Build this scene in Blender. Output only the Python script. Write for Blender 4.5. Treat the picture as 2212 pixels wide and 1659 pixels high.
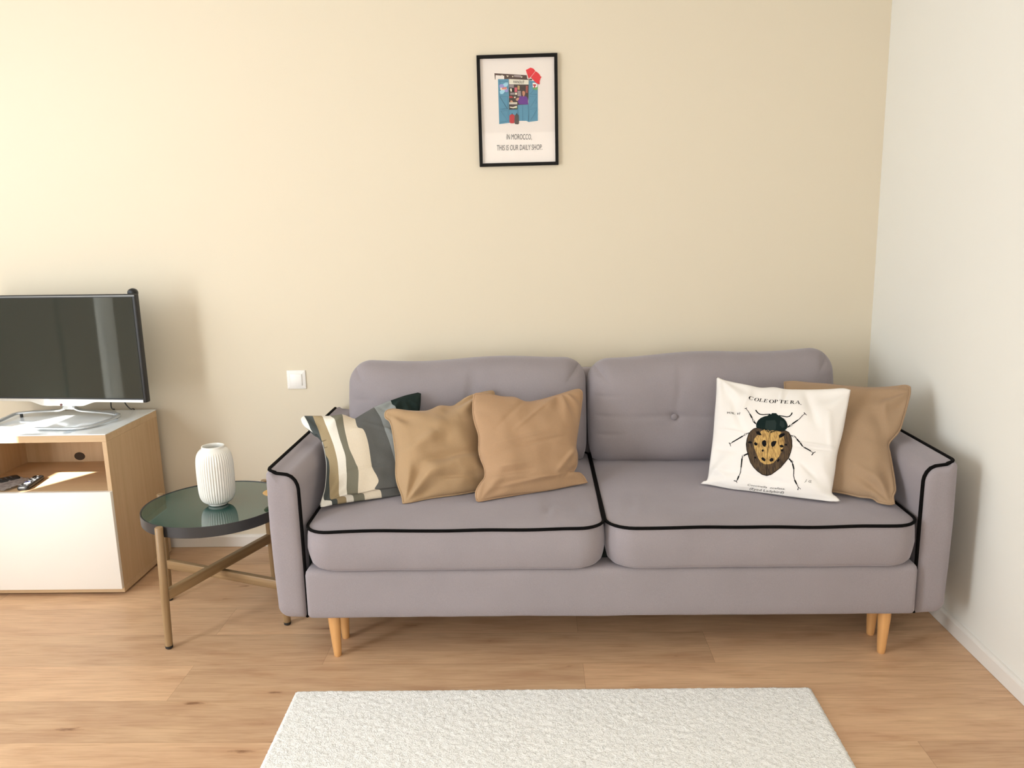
import bpy, bmesh, math, random
from mathutils import Vector, Matrix, noise
from mathutils.bvhtree import BVHTree
R = math.radians
random.seed(7)
scene = bpy.context.scene
for o in list(bpy.data.objects): bpy.data.objects.remove(o)
COL = scene.collection

# ------------------------------------------------------------ camera
def cam_axes(p, y, r):
    cp, sp, cy, sy = math.cos(p), math.sin(p), math.cos(y), math.sin(y)
    f = Vector((sy*cp, cy*cp, -sp)); rt = Vector((cy, -sy, 0)); up = rt.cross(f)
    return rt*math.cos(r)+up*math.sin(r), -rt*math.sin(r)+up*math.cos(r), f
cam_d = bpy.data.cameras.new('camera'); cam = bpy.data.objects.new('camera', cam_d); COL.objects.link(cam)
ax, ay, af = cam_axes(.1952, -.0336, -.0235)
m = Matrix((ax, ay, -af)).transposed().to_4x4(); m.translation = Vector((0, -3.3717, 1.3878))
cam.matrix_world = m
cam_d.sensor_fit = 'HORIZONTAL'; cam_d.sensor_width = 36.0; cam_d.lens = 1736.4/2212*36.0
cam_d.clip_start = .05
scene.camera = cam

# ------------------------------------------------------------ world, sun, daylight, exposure
scene.view_settings.view_transform = 'Standard'; scene.view_settings.look = 'None'
scene.view_settings.exposure = 0.25; scene.view_settings.gamma = 1.0; scene.view_settings.use_curve_mapping = False
w = bpy.data.worlds.new('world'); scene.world = w; w.use_nodes = True
bg = w.node_tree.nodes['Background']; bg.inputs['Color'].default_value = (.75, .87, 1, 1); bg.inputs['Strength'].default_value = 3.0

def area(name, loc, size, sizey, direction, power, color, spread=math.pi):
    l = bpy.data.lights.new(name, 'AREA'); l.shape = 'RECTANGLE'; l.size = size; l.size_y = sizey
    l.energy = power; l.color = color; l.spread = spread
    o = bpy.data.objects.new(name, l); COL.objects.link(o); o.location = loc
    o.rotation_euler = Vector(direction).to_track_quat('-Z', 'Y').to_euler()
    return o
XL, XR, YF, ZC = -3.05, 1.389, -4.7, 2.68
sun = bpy.data.lights.new('sun', 'SUN'); sun.energy = 38; sun.angle = R(.6); sun.color = (1, .95, .86)
so = bpy.data.objects.new('sun', sun); COL.objects.link(so); so.location = (-4, -3, 3)
so.rotation_euler = Vector((.60, 1, -.785)).to_track_quat('-Z', 'Y').to_euler()
area('window_daylight', (XL+.06, -1.38, 1.79), 1.95, 1.22, (1, 0, -.06), 19, (.80, .90, 1))
area('balcony_daylight', (XL+.06, -3.05, 1.2), .75, 2.1, (1, .22, -.05), 62, (.88, .94, 1))
area('rear_fill', (.1, YF+.06, 1.55), 1.9, 1.4, (0, 1, 0), 22, (1, .95, .87))  # added warm fill lamp behind the camera

# ------------------------------------------------------------ helpers
def mat(name, color, rough=.6, metal=0, spec=.5, sheen=0, bump=None, var=None, coat=0, trans=0, ior=1.45, fine=None):
    """bump: (scale, strength, distance) noise bump; var: (scale, amount) colour mottling"""
    m = bpy.data.materials.new(name); m.use_nodes = True; nt = m.node_tree; b = nt.nodes['Principled BSDF']
    b.inputs['Base Color'].default_value = (*color, 1); b.inputs['Roughness'].default_value = rough
    b.inputs['Metallic'].default_value = metal; b.inputs['Specular IOR Level'].default_value = spec
    b.inputs['Sheen Weight'].default_value = sheen; b.inputs['Coat Weight'].default_value = coat
    b.inputs['Transmission Weight'].default_value = trans; b.inputs['IOR'].default_value = ior
    if sheen: b.inputs['Sheen Roughness'].default_value = .4; b.inputs['Sheen Tint'].default_value = (.9, .88, 1, 1)
    tc = nt.nodes.new('ShaderNodeTexCoord')
    if var:
        n = nt.nodes.new('ShaderNodeTexNoise'); n.inputs['Scale'].default_value = var[0]; n.inputs['Detail'].default_value = 5
        nt.links.new(tc.outputs['Object'], n.inputs['Vector'])
        mx = nt.nodes.new('ShaderNodeMix'); mx.data_type = 'RGBA'
        mx.inputs['A'].default_value = (*[c*(1-var[1]) for c in color], 1); mx.inputs['B'].default_value = (*[min(1, c*(1+var[1])) for c in color], 1)
        nt.links.new(n.outputs['Fac'], mx.inputs['Factor']); nt.links.new(mx.outputs['Result'], b.inputs['Base Color'])
    if fine:      # thread-scale mottling
        n = nt.nodes.new('ShaderNodeTexNoise'); n.inputs['Scale'].default_value = fine[0]; n.inputs['Detail'].default_value = 2
        nt.links.new(tc.outputs['Object'], n.inputs['Vector'])
        mr = nt.nodes.new('ShaderNodeMapRange'); mr.inputs['From Min'].default_value = .3; mr.inputs['From Max'].default_value = .7
        mr.inputs['To Min'].default_value = 1-fine[1]; mr.inputs['To Max'].default_value = 1+fine[1]; nt.links.new(n.outputs['Fac'], mr.inputs['Value'])
        hv = nt.nodes.new('ShaderNodeHueSaturation'); nt.links.new(mr.outputs['Result'], hv.inputs['Value'])
        if b.inputs['Base Color'].links: nt.links.new(b.inputs['Base Color'].links[0].from_socket, hv.inputs['Color'])
        else: hv.inputs['Color'].default_value = (*color, 1)
        nt.links.new(hv.outputs['Color'], b.inputs['Base Color'])
    if bump:
        n = nt.nodes.new('ShaderNodeTexNoise'); n.inputs['Scale'].default_value = bump[0]; n.inputs['Detail'].default_value = 3
        nt.links.new(tc.outputs['Object'], n.inputs['Vector'])
        bp = nt.nodes.new('ShaderNodeBump'); bp.inputs['Strength'].default_value = bump[1]; bp.inputs['Distance'].default_value = bump[2]
        nt.links.new(n.outputs['Fac'], bp.inputs['Height']); nt.links.new(bp.outputs['Normal'], b.inputs['Normal'])
    return m

def wood(name, c1, c2, axis=0, scale=1.0, rough=.5, grain=.5):
    """straight grained wood, grain running along the given object axis"""
    m = bpy.data.materials.new(name); m.use_nodes = True; nt = m.node_tree; b = nt.nodes['Principled BSDF']
    tc = nt.nodes.new('ShaderNodeTexCoord'); mp = nt.nodes.new('ShaderNodeMapping')
    s = [38*scale]*3; s[axis] = 1.6*scale; mp.inputs['Scale'].default_value = s
    nt.links.new(tc.outputs['Object'], mp.inputs['Vector'])
    n = nt.nodes.new('ShaderNodeTexNoise'); n.inputs['Scale'].default_value = 1.6; n.inputs['Detail'].default_value = 7; n.inputs['Distortion'].default_value = .5
    nt.links.new(mp.outputs['Vector'], n.inputs['Vector'])
    mp2 = nt.nodes.new('ShaderNodeMapping'); s = [5.5*scale]*3; s[axis] = .35*scale; mp2.inputs['Scale'].default_value = s
    nt.links.new(tc.outputs['Object'], mp2.inputs['Vector'])
    n2 = nt.nodes.new('ShaderNodeTexNoise'); n2.inputs['Scale'].default_value = 1.7; n2.inputs['Detail'].default_value = 2
    nt.links.new(mp2.outputs['Vector'], n2.inputs['Vector'])
    mx0 = nt.nodes.new('ShaderNodeMix'); mx0.inputs['Factor'].default_value = .5
    nt.links.new(n.outputs['Fac'], mx0.inputs['A']); nt.links.new(n2.outputs['Fac'], mx0.inputs['B'])
    r = nt.nodes.new('ShaderNodeValToRGB'); r.color_ramp.elements[0].position = .5-.22*grain*1.3; r.color_ramp.elements[1].position = .5+.22*grain*1.3
    r.color_ramp.elements[0].color = (*c2, 1); r.color_ramp.elements[1].color = (*c1, 1)
    nt.links.new(mx0.outputs['Result'], r.inputs['Fac']); nt.links.new(r.outputs['Color'], b.inputs['Base Color'])
    b.inputs['Roughness'].default_value = rough
    bp = nt.nodes.new('ShaderNodeBump'); bp.inputs['Strength'].default_value = .12; bp.inputs['Distance'].default_value = .002
    nt.links.new(n.outputs['Fac'], bp.inputs['Height']); nt.links.new(bp.outputs['Normal'], b.inputs['Normal'])
    return m

def link(name, me, mats, parent=None, smooth=None, loc=None):
    if not isinstance(mats, (list, tuple)): mats = [mats]
    for mt in mats: me.materials.append(mt)
    o = bpy.data.objects.new(name, me); COL.objects.link(o)
    if smooth is not None:
        for p in me.polygons: p.use_smooth = True
        if smooth < 180:
            bm = bmesh.new(); bm.from_mesh(me)
            for e in bm.edges:
                if len(e.link_faces) == 2 and e.calc_face_angle(0) > R(smooth): e.smooth = False
            bm.to_mesh(me); bm.free()
    if parent is not None: o.parent = parent
    if loc is not None: o.location = loc
    return o
def obj(name, bm, mats, parent=None, smooth=40, loc=None):
    me = bpy.data.meshes.new(name); bmesh.ops.recalc_face_normals(bm, faces=bm.faces[:]); bm.to_mesh(me); bm.free()
    return link(name, me, mats, parent, smooth, loc)
def raw(name, bm, mats, parent=None, smooth=None):
    me = bpy.data.meshes.new(name); bm.to_mesh(me); bm.free(); return link(name, me, mats, parent, smooth)
def tag(o, label, cat, group=None, kind=None):
    o['label'] = label; o['category'] = cat
    if group: o['group'] = group
    if kind: o['kind'] = kind
    return o
def thing(name, label, cat, loc=(0, 0, 0), rotz=0, group=None):
    o = bpy.data.objects.new(name, None); COL.objects.link(o); o.location = loc; o.rotation_euler = (0, 0, rotz)
    o.empty_display_size = .05
    return tag(o, label, cat, group)
def struct(name, bm, m, smooth=None):
    o = obj(name, bm, m, None, smooth); o['kind'] = 'structure'; return o
def box(bm, x0, x1, y0, y1, z0, z1, bev=0, seg=2, mi=0):
    r = bmesh.ops.create_cube(bm, size=1); vs = r['verts']
    bmesh.ops.transform(bm, matrix=Matrix.Translation(((x0+x1)/2, (y0+y1)/2, (z0+z1)/2)) @ Matrix.Diagonal((x1-x0, y1-y0, z1-z0, 1)), verts=vs)
    fs = {f for v in vs for f in v.link_faces}
    for f in fs: f.material_index = mi
    if bev:
        es = list({e for v in vs for e in v.link_edges})
        r = bmesh.ops.bevel(bm, geom=es, offset=bev, segments=seg, affect='EDGES', profile=.5)
        for f in r['faces']: f.material_index = mi
def B(*a, **k):
    bm = bmesh.new(); box(bm, *a, **k); return bm
def tube(bm, pts, r, n=10, closed=False, cap=True, mi=0, flat=None, up=None):
    """sweep a circle (or a flat x by y ellipse/box) along pts; r may be a list"""
    pts = [Vector(p) for p in pts]; N = len(pts); rings = []
    prev = None
    for i, p in enumerate(pts):
        if closed: t = pts[(i+1) % N]-pts[i-1]
        else: t = pts[min(i+1, N-1)]-pts[max(i-1, 0)]
        t.normalize()
        if up is not None: a = t.cross(Vector(up)).normalized()
        elif prev is None:
            a = t.orthogonal().normalized()
        else:
            a = (prev-t*prev.dot(t)); a = a.normalized() if a.length > 1e-6 else t.orthogonal().normalized()
        prev = a; b = t.cross(a)
        rr = r[i] if isinstance(r, (list, tuple)) else r
        ring = []
        for k in range(n):
            an = 2*math.pi*k/n+(math.pi/n if flat else 0)
            if flat:
                ca, sa = math.cos(an), math.sin(an); e = .35
                ox = math.copysign(abs(ca)**e, ca)*flat[0]; oy = math.copysign(abs(sa)**e, sa)*flat[1]
                ring.append(bm.verts.new(p+a*ox+b*oy))
            else: ring.append(bm.verts.new(p+a*math.cos(an)*rr+b*math.sin(an)*rr))
        rings.append(ring)
    M = N if closed else N-1
    for i in range(M):
        A_, B_ = rings[i], rings[(i+1) % N]
        for k in range(n):
            f = bm.faces.new((A_[k], A_[(k+1) % n], B_[(k+1) % n], B_[k])); f.material_index = mi
    if cap and not closed:
        f = bm.faces.new(rings[0][::-1]); f.material_index = mi; f = bm.faces.new(rings[-1]); f.material_index = mi
def lathe(bm, prof, c=(0, 0, 0), n=48, rad=None, mi=0):
    """prof: list of (r, z); rad(angle, i) multiplies the radius"""
    rings = []
    for i, (r, z) in enumerate(prof):
        if r < 1e-5: rings.append([bm.verts.new((c[0], c[1], c[2]+z))]); continue
        rings.append([bm.verts.new((c[0]+r*(rad(2*math.pi*k/n, i) if rad else 1)*math.cos(2*math.pi*k/n), c[1]+r*(rad(2*math.pi*k/n, i) if rad else 1)*math.sin(2*math.pi*k/n), c[2]+z)) for k in range(n)])
    for A_, B_ in zip(rings, rings[1:]):
        for k in range(n):
            k2 = (k+1) % n
            if len(A_) == 1 and len(B_) == 1: continue
            if len(A_) == 1: f = bm.faces.new((A_[0], B_[k2], B_[k]))
            elif len(B_) == 1: f = bm.faces.new((A_[k], A_[k2], B_[0]))
            else: f = bm.faces.new((A_[k], A_[k2], B_[k2], B_[k]))
            f.material_index = mi
def rrect(hx, hy, r, n=8, ne=1):
    """rounded rectangle outline; r may be 4 radii (+x+y, -x+y, -x-y, +x-y); ne points along each straight edge"""
    rs = r if isinstance(r, (list, tuple)) else [r]*4
    pts = []; arcs = []
    for q, (sx, sy) in enumerate(((1, 1), (-1, 1), (-1, -1), (1, -1))):
        rr = max(rs[q], 1e-4); cx, cy = sx*(hx-rr), sy*(hy-rr)
        arcs.append([(cx+rr*math.cos(R(90*q+90*k/n)), cy+rr*math.sin(R(90*q+90*k/n))) for k in range(n+1)])
    for q in range(4):
        pts += arcs[q]; a = arcs[q][-1]; b = arcs[(q+1) % 4][0]
        for k in range(1, ne): pts.append((a[0]+(b[0]-a[0])*k/ne, a[1]+(b[1]-a[1])*k/ne))
    return pts
def sm(t): t = max(0, min(1, t)); return t*t*(3-2*t)
def resample(pts, n, smooth=True):
    P = [Vector(p) for p in pts]
    if smooth and len(P) > 2:       # Catmull-Rom
        Q = []
        for i in range(len(P)-1):
            p0, p1, p2, p3 = P[max(i-1, 0)], P[i], P[i+1], P[min(i+2, len(P)-1)]
            for k in range(6):
                t = k/6; Q.append(.5*((2*p1)+(p2-p0)*t+(2*p0-5*p1+4*p2-p3)*t*t+(3*p1-p0-3*p2+p3)*t**3))
        Q.append(P[-1]); P = Q
    L = [0]
    for a, b in zip(P, P[1:]): L.append(L[-1]+(b-a).length)
    out = []; j = 0
    for i in range(n+1):
        s = L[-1]*i/n
        while j < len(L)-2 and L[j+1] < s: j += 1
        d = L[j+1]-L[j]; out.append(P[j].lerp(P[j+1], (s-L[j])/d if d > 1e-9 else 0))
    return out
def rs2(pts, n, smooth=True): return [(p[0], p[1]) for p in resample([(a, b, 0) for a, b in pts], n, smooth)]

# ------------------------------------------------------------ materials
M = {}
M['wall_shaded'] = mat('wall_paint_shaded', (.74, .662, .52), .85, spec=.25, bump=(260, .05, .001))  # same paint as the right wall, its shade put into the colour
M['wall_lit'] = mat('wall_paint_lit', (.82, .80, .735), .85, spec=.25, bump=(260, .05, .001))  # paler copy of the paint, window light put into the colour
M['ceiling'] = mat('white_ceiling_paint', (.85, .84, .80), .9)
M['trim'] = mat('white_trim', (.80, .76, .70), .45)
M['fabric'] = mat('lilac_grey_velour', (.300, .266, .278), .85, spec=.2, sheen=.35, bump=(900, .2, .0012), var=(7, .09), fine=(900, .12))
M['piping'] = mat('black_piping_cord', (.0025, .002, .002), .8, spec=.12)
M['gap'] = mat('dark_green_grey_fill', (.02, .024, .022), .95, spec=.1)  # near-black fill for the gaps around the seat cushions
M['leg'] = wood('honey_beech', (.72, .40, .16), (.55, .27, .09), axis=2, scale=.8, rough=.4)
M['oak'] = wood('pale_oak_veneer', (.60, .42, .245), (.47, .31, .165), axis=2, scale=.9, rough=.5, grain=.7)
M['oak_h'] = wood('pale_oak_veneer_across', (.62, .44, .26), (.49, .33, .18), axis=0, scale=.9, rough=.5, grain=.7)
M['acacia'] = wood('brown_acacia', (.37, .24, .12), (.22, .135, .06), axis=2, scale=1.2, rough=.4)
M['acacia_x'] = wood('brown_acacia_bar', (.37, .24, .12), (.22, .135, .06), axis=0, scale=1.2, rough=.4)
M['white_gloss'] = mat('white_glass_top', (.84, .87, .88), .12, coat=.5)
M['door_white'] = mat('white_matt_lacquer', (.84, .80, .74), .35)
M['door_edge'] = mat('white_lacquer_edge', (.90, .89, .86), .25)
M['black'] = mat('black_plastic', (.012, .012, .012), .35)
M['black_soft'] = mat('black_satin_plastic', (.02, .02, .021), .5)
M['screen'] = mat('dark_screen_glass', (.020, .024, .019), .035, spec=.7)
M['silver'] = mat('silver_plastic', (.55, .57, .58), .3, metal=.6)
M['silver_hi'] = mat('bright_silver_trim', (.82, .84, .84), .22, metal=.75)
M['green_top'] = mat('dark_green_glass', (.010, .060, .048), .05, spec=.6, coat=.5)
M['rim'] = mat('charcoal_metal_rim', (.035, .035, .037), .4)
M['ceramic'] = mat('white_ceramic', (.82, .80, .74), .3, coat=.3)
M['gold'] = mat('gold_satin_metal', (.78, .50, .20), .32, metal=.7)
M['tan_a'] = mat('sand_cotton', (.43, .288, .163), .9, spec=.15, sheen=.15, bump=(700, .2, .001), var=(7, .07), fine=(900, .10))
M['tan_b'] = mat('camel_cotton', (.44, .28, .165), .9, spec=.15, sheen=.15, bump=(700, .2, .001), var=(7, .06), fine=(900, .10))
M['tan_c'] = mat('dusky_camel_cotton', (.37, .25, .155), .9, spec=.15, sheen=.15, bump=(700, .2, .001), var=(7, .06), fine=(900, .10))
M['white_cotton'] = mat('white_cotton', (.84, .80, .76), .9, spec=.2, bump=(200, .1, .001))
M['plastic_white'] = mat('white_plastic', (.88, .86, .82), .3)
M['frame_black'] = mat('black_frame_lacquer', (.004, .0035, .003), .5, spec=.2)
M['paper'] = mat('print_paper', (.82, .75, .69), .55)
# ============================================================ traced outlines (metres, in each thing's own plane)
P1 = {'top': [(.0072,.3735),(.0405,.3687),(.0726,.364),(.1042,.3587),(.1399,.3586),(.1533,.3566),(.1685,.3375),(.187,.3331),(.2229,.3551),(.2678,.3762),(.337,.3981),(.3971,.4131),(.4531,.42),(.459,.4138)],'left': [(.0072,.3735),(-.0052,.3614),(-.0007,.3312),(.0182,.3055),(.0462,.272),(.0483,.2428),(.0479,.2079),(.0438,.1618),(.0305,.1029),(.0192,.0659),(.0038,.0333),(-.0067,.012),(-.0065,-.006)],'bottom': [(-.0065,-.006),(.0349,-.0002),(.0732,-.0001),(.1341,-.0056),(.2039,-.0112),(.2703,-.0145),(.3007,-.0141)],'right': [(.4588,.4133),(.4294,.3298),(.36,.1938),(.3228,.0809),(.3081,.0259),(.3007,-.0141)],'frame': [(-.727,-.838,.479),(.8944,.4472,.0),(-.3265,.6529,.6835),(.3057,-.6113,.73)],'stripes': [[(.0082,.3586),(.0143,.3282),(.0198,.3013),(.0399,.2628),(.0439,.2367),(.0404,.1932),(.037,.1504),(.0244,.0919),(.0094,.0354)],[(.0361,.3545),(.0422,.3012),(.0463,.2618),(.0509,.2324),(.0473,.2014),(.0531,.1724),(.0489,.1331),(.0399,.0952),(.0281,.032)],[(.0674,.35),(.0706,.3034),(.0784,.244),(.0803,.1898),(.0759,.1315),(.0666,.0755),(.0581,.0235)],[(.098,.3455),(.1044,.2917),(.1054,.2333),(.1077,.1696),(.1017,.124),(.0947,.0795),(.0827,.019)],[(.1376,.3431),(.132,.3007),(.1289,.2489),(.1277,.1883),(.1355,.1275),(.1377,.0963),(.1199,.0122)],[(.1828,.3197),(.1768,.2807),(.1944,.2616),(.198,.2121),(.1928,.1554),(.1878,.1),(.1947,.0618),(.1949,.0405),(.1775,.0016)],[(.2612,.361),(.2669,.3141),(.2689,.2534),(.2728,.1904),(.2731,.1262),(.2698,.0702),(.2638,-.0052)],[(.3302,.3844),(.334,.3421),(.3309,.2306),(.309,.1043),(.2871,-.0095)]]}
P2 = {'top': [(.0196,.3605),(.0279,.3716),(.0439,.3755),(.0621,.3729),(.1114,.3584),(.1666,.3493),(.1949,.3534),(.2295,.3643),(.2746,.3558),(.3114,.3712),(.3357,.3841),(.3767,.3972),(.4498,.404),(.4589,.3934)],'left': [(.0196,.3605),(.0173,.3434),(.0283,.328),(.0302,.2985),(.0226,.2321),(.0137,.1757),(-.003,.11),(-.0059,.071),(-.0029,.0276),(-.0071,-.0023)],'bottom': [(-.0071,-.0023),(.0214,-.0076),(.0661,-.0005),(.1099,.0012),(.1965,-.0048),(.2534,-.0032),(.3321,.0029)],'right': [(.4589,.3934),(.4224,.3214),(.376,.1938),(.346,.0914),(.3321,.0029)],'frame': [(-.455,-.811,.479),(.8929,.4502,.0),(-.3192,.6331,.7052),(.3175,-.6297,.709)]}
P3 = {'top': [(.0899,.3906),(.101,.3954),(.1514,.3851),(.1948,.3695),(.241,.3618),(.2615,.3489),(.2827,.338),(.3237,.3369),(.4071,.3475),(.5033,.3635),(.5222,.3548)],'right': [(.5222,.3548),(.5177,.336),(.4913,.2799),(.451,.2024),(.4213,.1418),(.4167,.1105),(.4002,.0695),(.3761,.0421),(.4016,.038),(.4147,.0165),(.4169,-.0064)],'bottom': [(-.0081,.0056),(.0023,-.0027),(.0585,-.0006),(.1516,-.0057),(.2264,-.0148),(.2849,-.0173),(.3475,-.0109),(.4169,-.0064)],'left': [(.0899,.3906),(.0704,.3347),(.0641,.2841),(.0651,.2331),(.0505,.1814),(.0485,.1475),(.052,.1131),(.0446,.0807),(.0198,.059),(-.0022,.0335),(-.0081,.0056)],'frame': [(-.206,-.801,.479),(.8915,.453,.0),(-.2723,.5359,.7992),(.362,-.7125,.6011)]}
P4 = {'top': [(-.0204,.4166),(-.0117,.4173),(.0058,.4096),(.047,.4018),(.1072,.3934),(.1466,.388),(.1913,.3939),(.2332,.3897),(.2953,.3933),(.3664,.401),(.4184,.4096),(.444,.4047)],'left': [(-.0204,.4166),(-.0099,.3503),(-.0005,.2635),(.0088,.1787),(.014,.0954),(.0176,.0218),(.0044,.0097),(-.0038,-.0028)],'bottom': [(-.0038,-.0028),(.0439,-.007),(.0986,-.0171),(.1717,-.0123),(.2437,-.0115),(.3142,-.0125),(.3825,-.0098),(.4293,-.0076),(.4576,.0053)],'right': [(.444,.4047),(.4405,.3366),(.4368,.2474),(.4289,.1675),(.4289,.1092),(.428,.0593),(.4282,.0291),(.4429,.018),(.4576,.0053)],'frame': [(.567,-.646,.479),(.89,-.456,.0),(.2692,.5254,.8072),(-.368,-.7184,.5903)]}
P5 = {'top': [(-.434,.4369),(-.4003,.443),(-.3413,.4419),(-.2841,.4433),(-.209,.4418),(-.1365,.4437),(-.0675,.4552),(-.0275,.4666),(-.0112,.4614)],'right': [(-.0112,.4614),(-.008,.4387),(-.0088,.3974),(-.0135,.325),(-.0196,.2756),(-.042,.2244),(-.0328,.1871),(-.0193,.1428),(-.0055,.0954),(.0043,.0523),(.001,.0316),(.0083,.005)],'bottom': [(-.3457,.0049),(-.1762,.0148),(-.0973,.011),(-.0578,.0124),(-.0324,-.0029),(-.0095,-.0044),(.0083,.005)],'left': [(-.434,.4369),(-.3947,.2923),(-.3635,.1344),(-.3457,.0049)],'frame': [(1.125,-.88,.479),(.8486,-.5291,.0),(.3764,.6036,.7028),(-.3719,-.5964,.7114)]}
ART = {'pronotum': [(.1654,.21),(.1638,.2183),(.1645,.227),(.167,.2358),(.1743,.2466),(.1858,.255),(.1955,.2583),(.1998,.2636),(.2066,.2657),(.2089,.2708),(.2226,.2722),(.2258,.2676),(.2326,.264),(.2394,.2605),(.2517,.2532),(.2606,.2428),(.2669,.2295),(.2655,.2167),(.2594,.2076),(.2461,.2047),(.2293,.2001),(.2139,.1941),(.2022,.197),(.186,.2037),(.1703,.2062)],'elytra': [(.1676,.2074),(.1579,.2035),(.1492,.194),(.1434,.1819),(.141,.1647),(.1411,.1449),(.146,.1259),(.1545,.1046),(.1641,.0837),(.1766,.0689),(.1909,.0571),(.2072,.0484),(.2224,.0464),(.2365,.051),(.2495,.0622),(.2644,.0777),(.2761,.0982),(.2858,.1157),(.2891,.1352),(.2906,.1545),(.2876,.1761),(.2825,.1921),(.2733,.205),(.2629,.2089),(.2482,.2078),(.2287,.2042),(.2141,.1928),(.204,.2015),(.1905,.207),(.1801,.2087)],'gold': [(.1935,.2045),(.1845,.1965),(.1744,.1798),(.1661,.1676),(.1645,.1533),(.1701,.1344),(.1788,.1188),(.1863,.1031),(.1986,.0882),(.212,.0823),(.2289,.0853),(.2402,.0922),(.2481,.1055),(.2562,.1174),(.2599,.1343),(.2649,.1514),(.2653,.1708),(.2598,.1868),(.253,.1999),(.2412,.2042),(.2267,.2012),(.2166,.193),(.2146,.1844),(.2104,.1923),(.2042,.2001)],'seam': [(.2142,.1942),(.2146,.1676),(.2153,.1399),(.2169,.1125),(.2185,.0853),(.2217,.0477)],'spots': [[(.1672,.1931),(.177,.1956),(.1831,.1893),(.1894,.1815),(.1794,.1804),(.171,.1851)],[(.2436,.1877),(.2498,.1968),(.2605,.1994),(.2637,.1942),(.2564,.185),(.2473,.1792)],[(.1927,.1595),(.1993,.1658),(.2061,.1624),(.2087,.1502),(.2054,.142),(.1975,.1447),(.1933,.1525)],[(.2231,.1575),(.227,.1649),(.2378,.1675),(.2401,.1636),(.2366,.1508),(.23,.1444),(.2243,.1493)],[(.166,.1521),(.1718,.1556),(.1789,.1508),(.1774,.1442),(.1698,.1442)],[(.2507,.1524),(.2568,.1565),(.2645,.1541),(.2641,.148),(.2558,.1462)],[(.1976,.1032),(.2033,.1066),(.2133,.0983),(.2105,.0924),(.2013,.0954)],[(.2248,.0998),(.2306,.1073),(.2378,.1055),(.2382,.0974),(.2289,.0935)],[(.1947,.1304),(.2004,.1339),(.2039,.1274),(.1982,.1239)],[(.2567,.1394),(.2638,.1416),(.2655,.135),(.2591,.1315)],[(.1453,.1539),(.1524,.1575),(.1599,.155),(.1587,.1498),(.1486,.1492)],[(.2671,.1613),(.2744,.1622),(.2741,.1553),(.2679,.1559)],[(.1723,.1041),(.1783,.1062),(.1828,.1013),(.1771,.0978)],[(.2489,.1001),(.2552,.1077),(.2581,.104),(.2535,.0939)]],'sheen': [[(.1934,.2386),(.2228,.2445),(.2294,.2339),(.2306,.2086),(.2117,.2009),(.1951,.2104)],[(.2401,.2464),(.2532,.2421),(.2584,.2229),(.2519,.2166),(.2405,.2266)]],'legs': [[(.1636,.2212),(.1552,.2289),(.1503,.2355),(.145,.245),(.1348,.2599),(.1264,.2721),(.117,.2814)],[(.1133,.2802),(.1182,.2824),(.119,.2854)],[(.2649,.2208),(.2747,.2303),(.2811,.238),(.2895,.2487),(.3004,.2583),(.3083,.2731),(.3146,.2808)],[(.3116,.2853),(.3158,.281),(.3212,.2773)],[(.145,.1878),(.1366,.184),(.1298,.1781),(.1099,.1653),(.0958,.1566),(.0831,.1466)],[(.0785,.1503),(.0824,.1459),(.0866,.137)],[(.2821,.1949),(.2945,.1935),(.306,.181),(.3202,.1649),(.3294,.1592),(.3435,.1527),(.3587,.1451)],[(.3552,.1358),(.3592,.1449),(.3656,.1505)],[(.1517,.114),(.1424,.1087),(.1345,.1021),(.1346,.0855),(.1349,.0634),(.1347,.0496),(.1318,.0327),(.1299,.0215),(.1248,.014)],[(.1169,.0156),(.1247,.0148),(.1284,.0104)],[(.2861,.113),(.296,.1034),(.3022,.0934),(.3071,.0753),(.3084,.0568),(.3141,.0416),(.3202,.0319),(.3276,.0211)],[(.3263,.013),(.328,.0212),(.3352,.0169)]],'thick': [[(.145,.245),(.1348,.2599)],[(.1612,.2238),(.1523,.2314)],[(.2682,.224),(.2759,.2304)],[(.2811,.238),(.2962,.2536)],[(.124,.1741),(.0888,.1515)],[(.3032,.1835),(.323,.1625)],[(.3294,.1592),(.351,.1495)],[(.1341,.0937),(.1349,.0634)],[(.1318,.0327),(.1284,.0199)],[(.3006,.0959),(.3069,.078)],[(.3141,.0416),(.3217,.0295)],[(.1507,.1125),(.138,.104)],[(.2875,.1118),(.3001,.0999)]],'ant': [[(.2045,.2661),(.1921,.2637),(.1797,.2615),(.1694,.2619),(.1609,.2669),(.154,.2748),(.1513,.2789)],[(.2326,.264),(.2452,.2633),(.2592,.2619),(.2675,.2648),(.2726,.2724),(.2741,.2796)]],'rings': [(.1528,.2329),(.277,.2319),(.1327,.1813),(.2909,.1931),(.1369,.103),(.2972,.1031)],'title': [(.124,.3276),(.146,.3243),(.1634,.3224),(.1795,.3203),(.1987,.3192),(.2151,.3219),(.232,.3223),(.2481,.3229),(.2678,.3233),(.2854,.3243),(.3026,.3214)],'titleup': [(.1229,.3349),(.1252,.3203)],'vol': [(.0498,.2593),(.0988,.2563),(.0492,.2675)],'c1': [(.1624,.0003),(.2861,.002),(.1619,.0064)],'c2': [(.1699,-.0121),(.2818,-.0105),(.1699,-.0059)],'sig': [(.3457,.0413),(.3661,.0415),(.3455,.0499)],'c3': [(.2299,-.0194),(.2667,-.0219),(.2298,-.0155)]}
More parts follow.
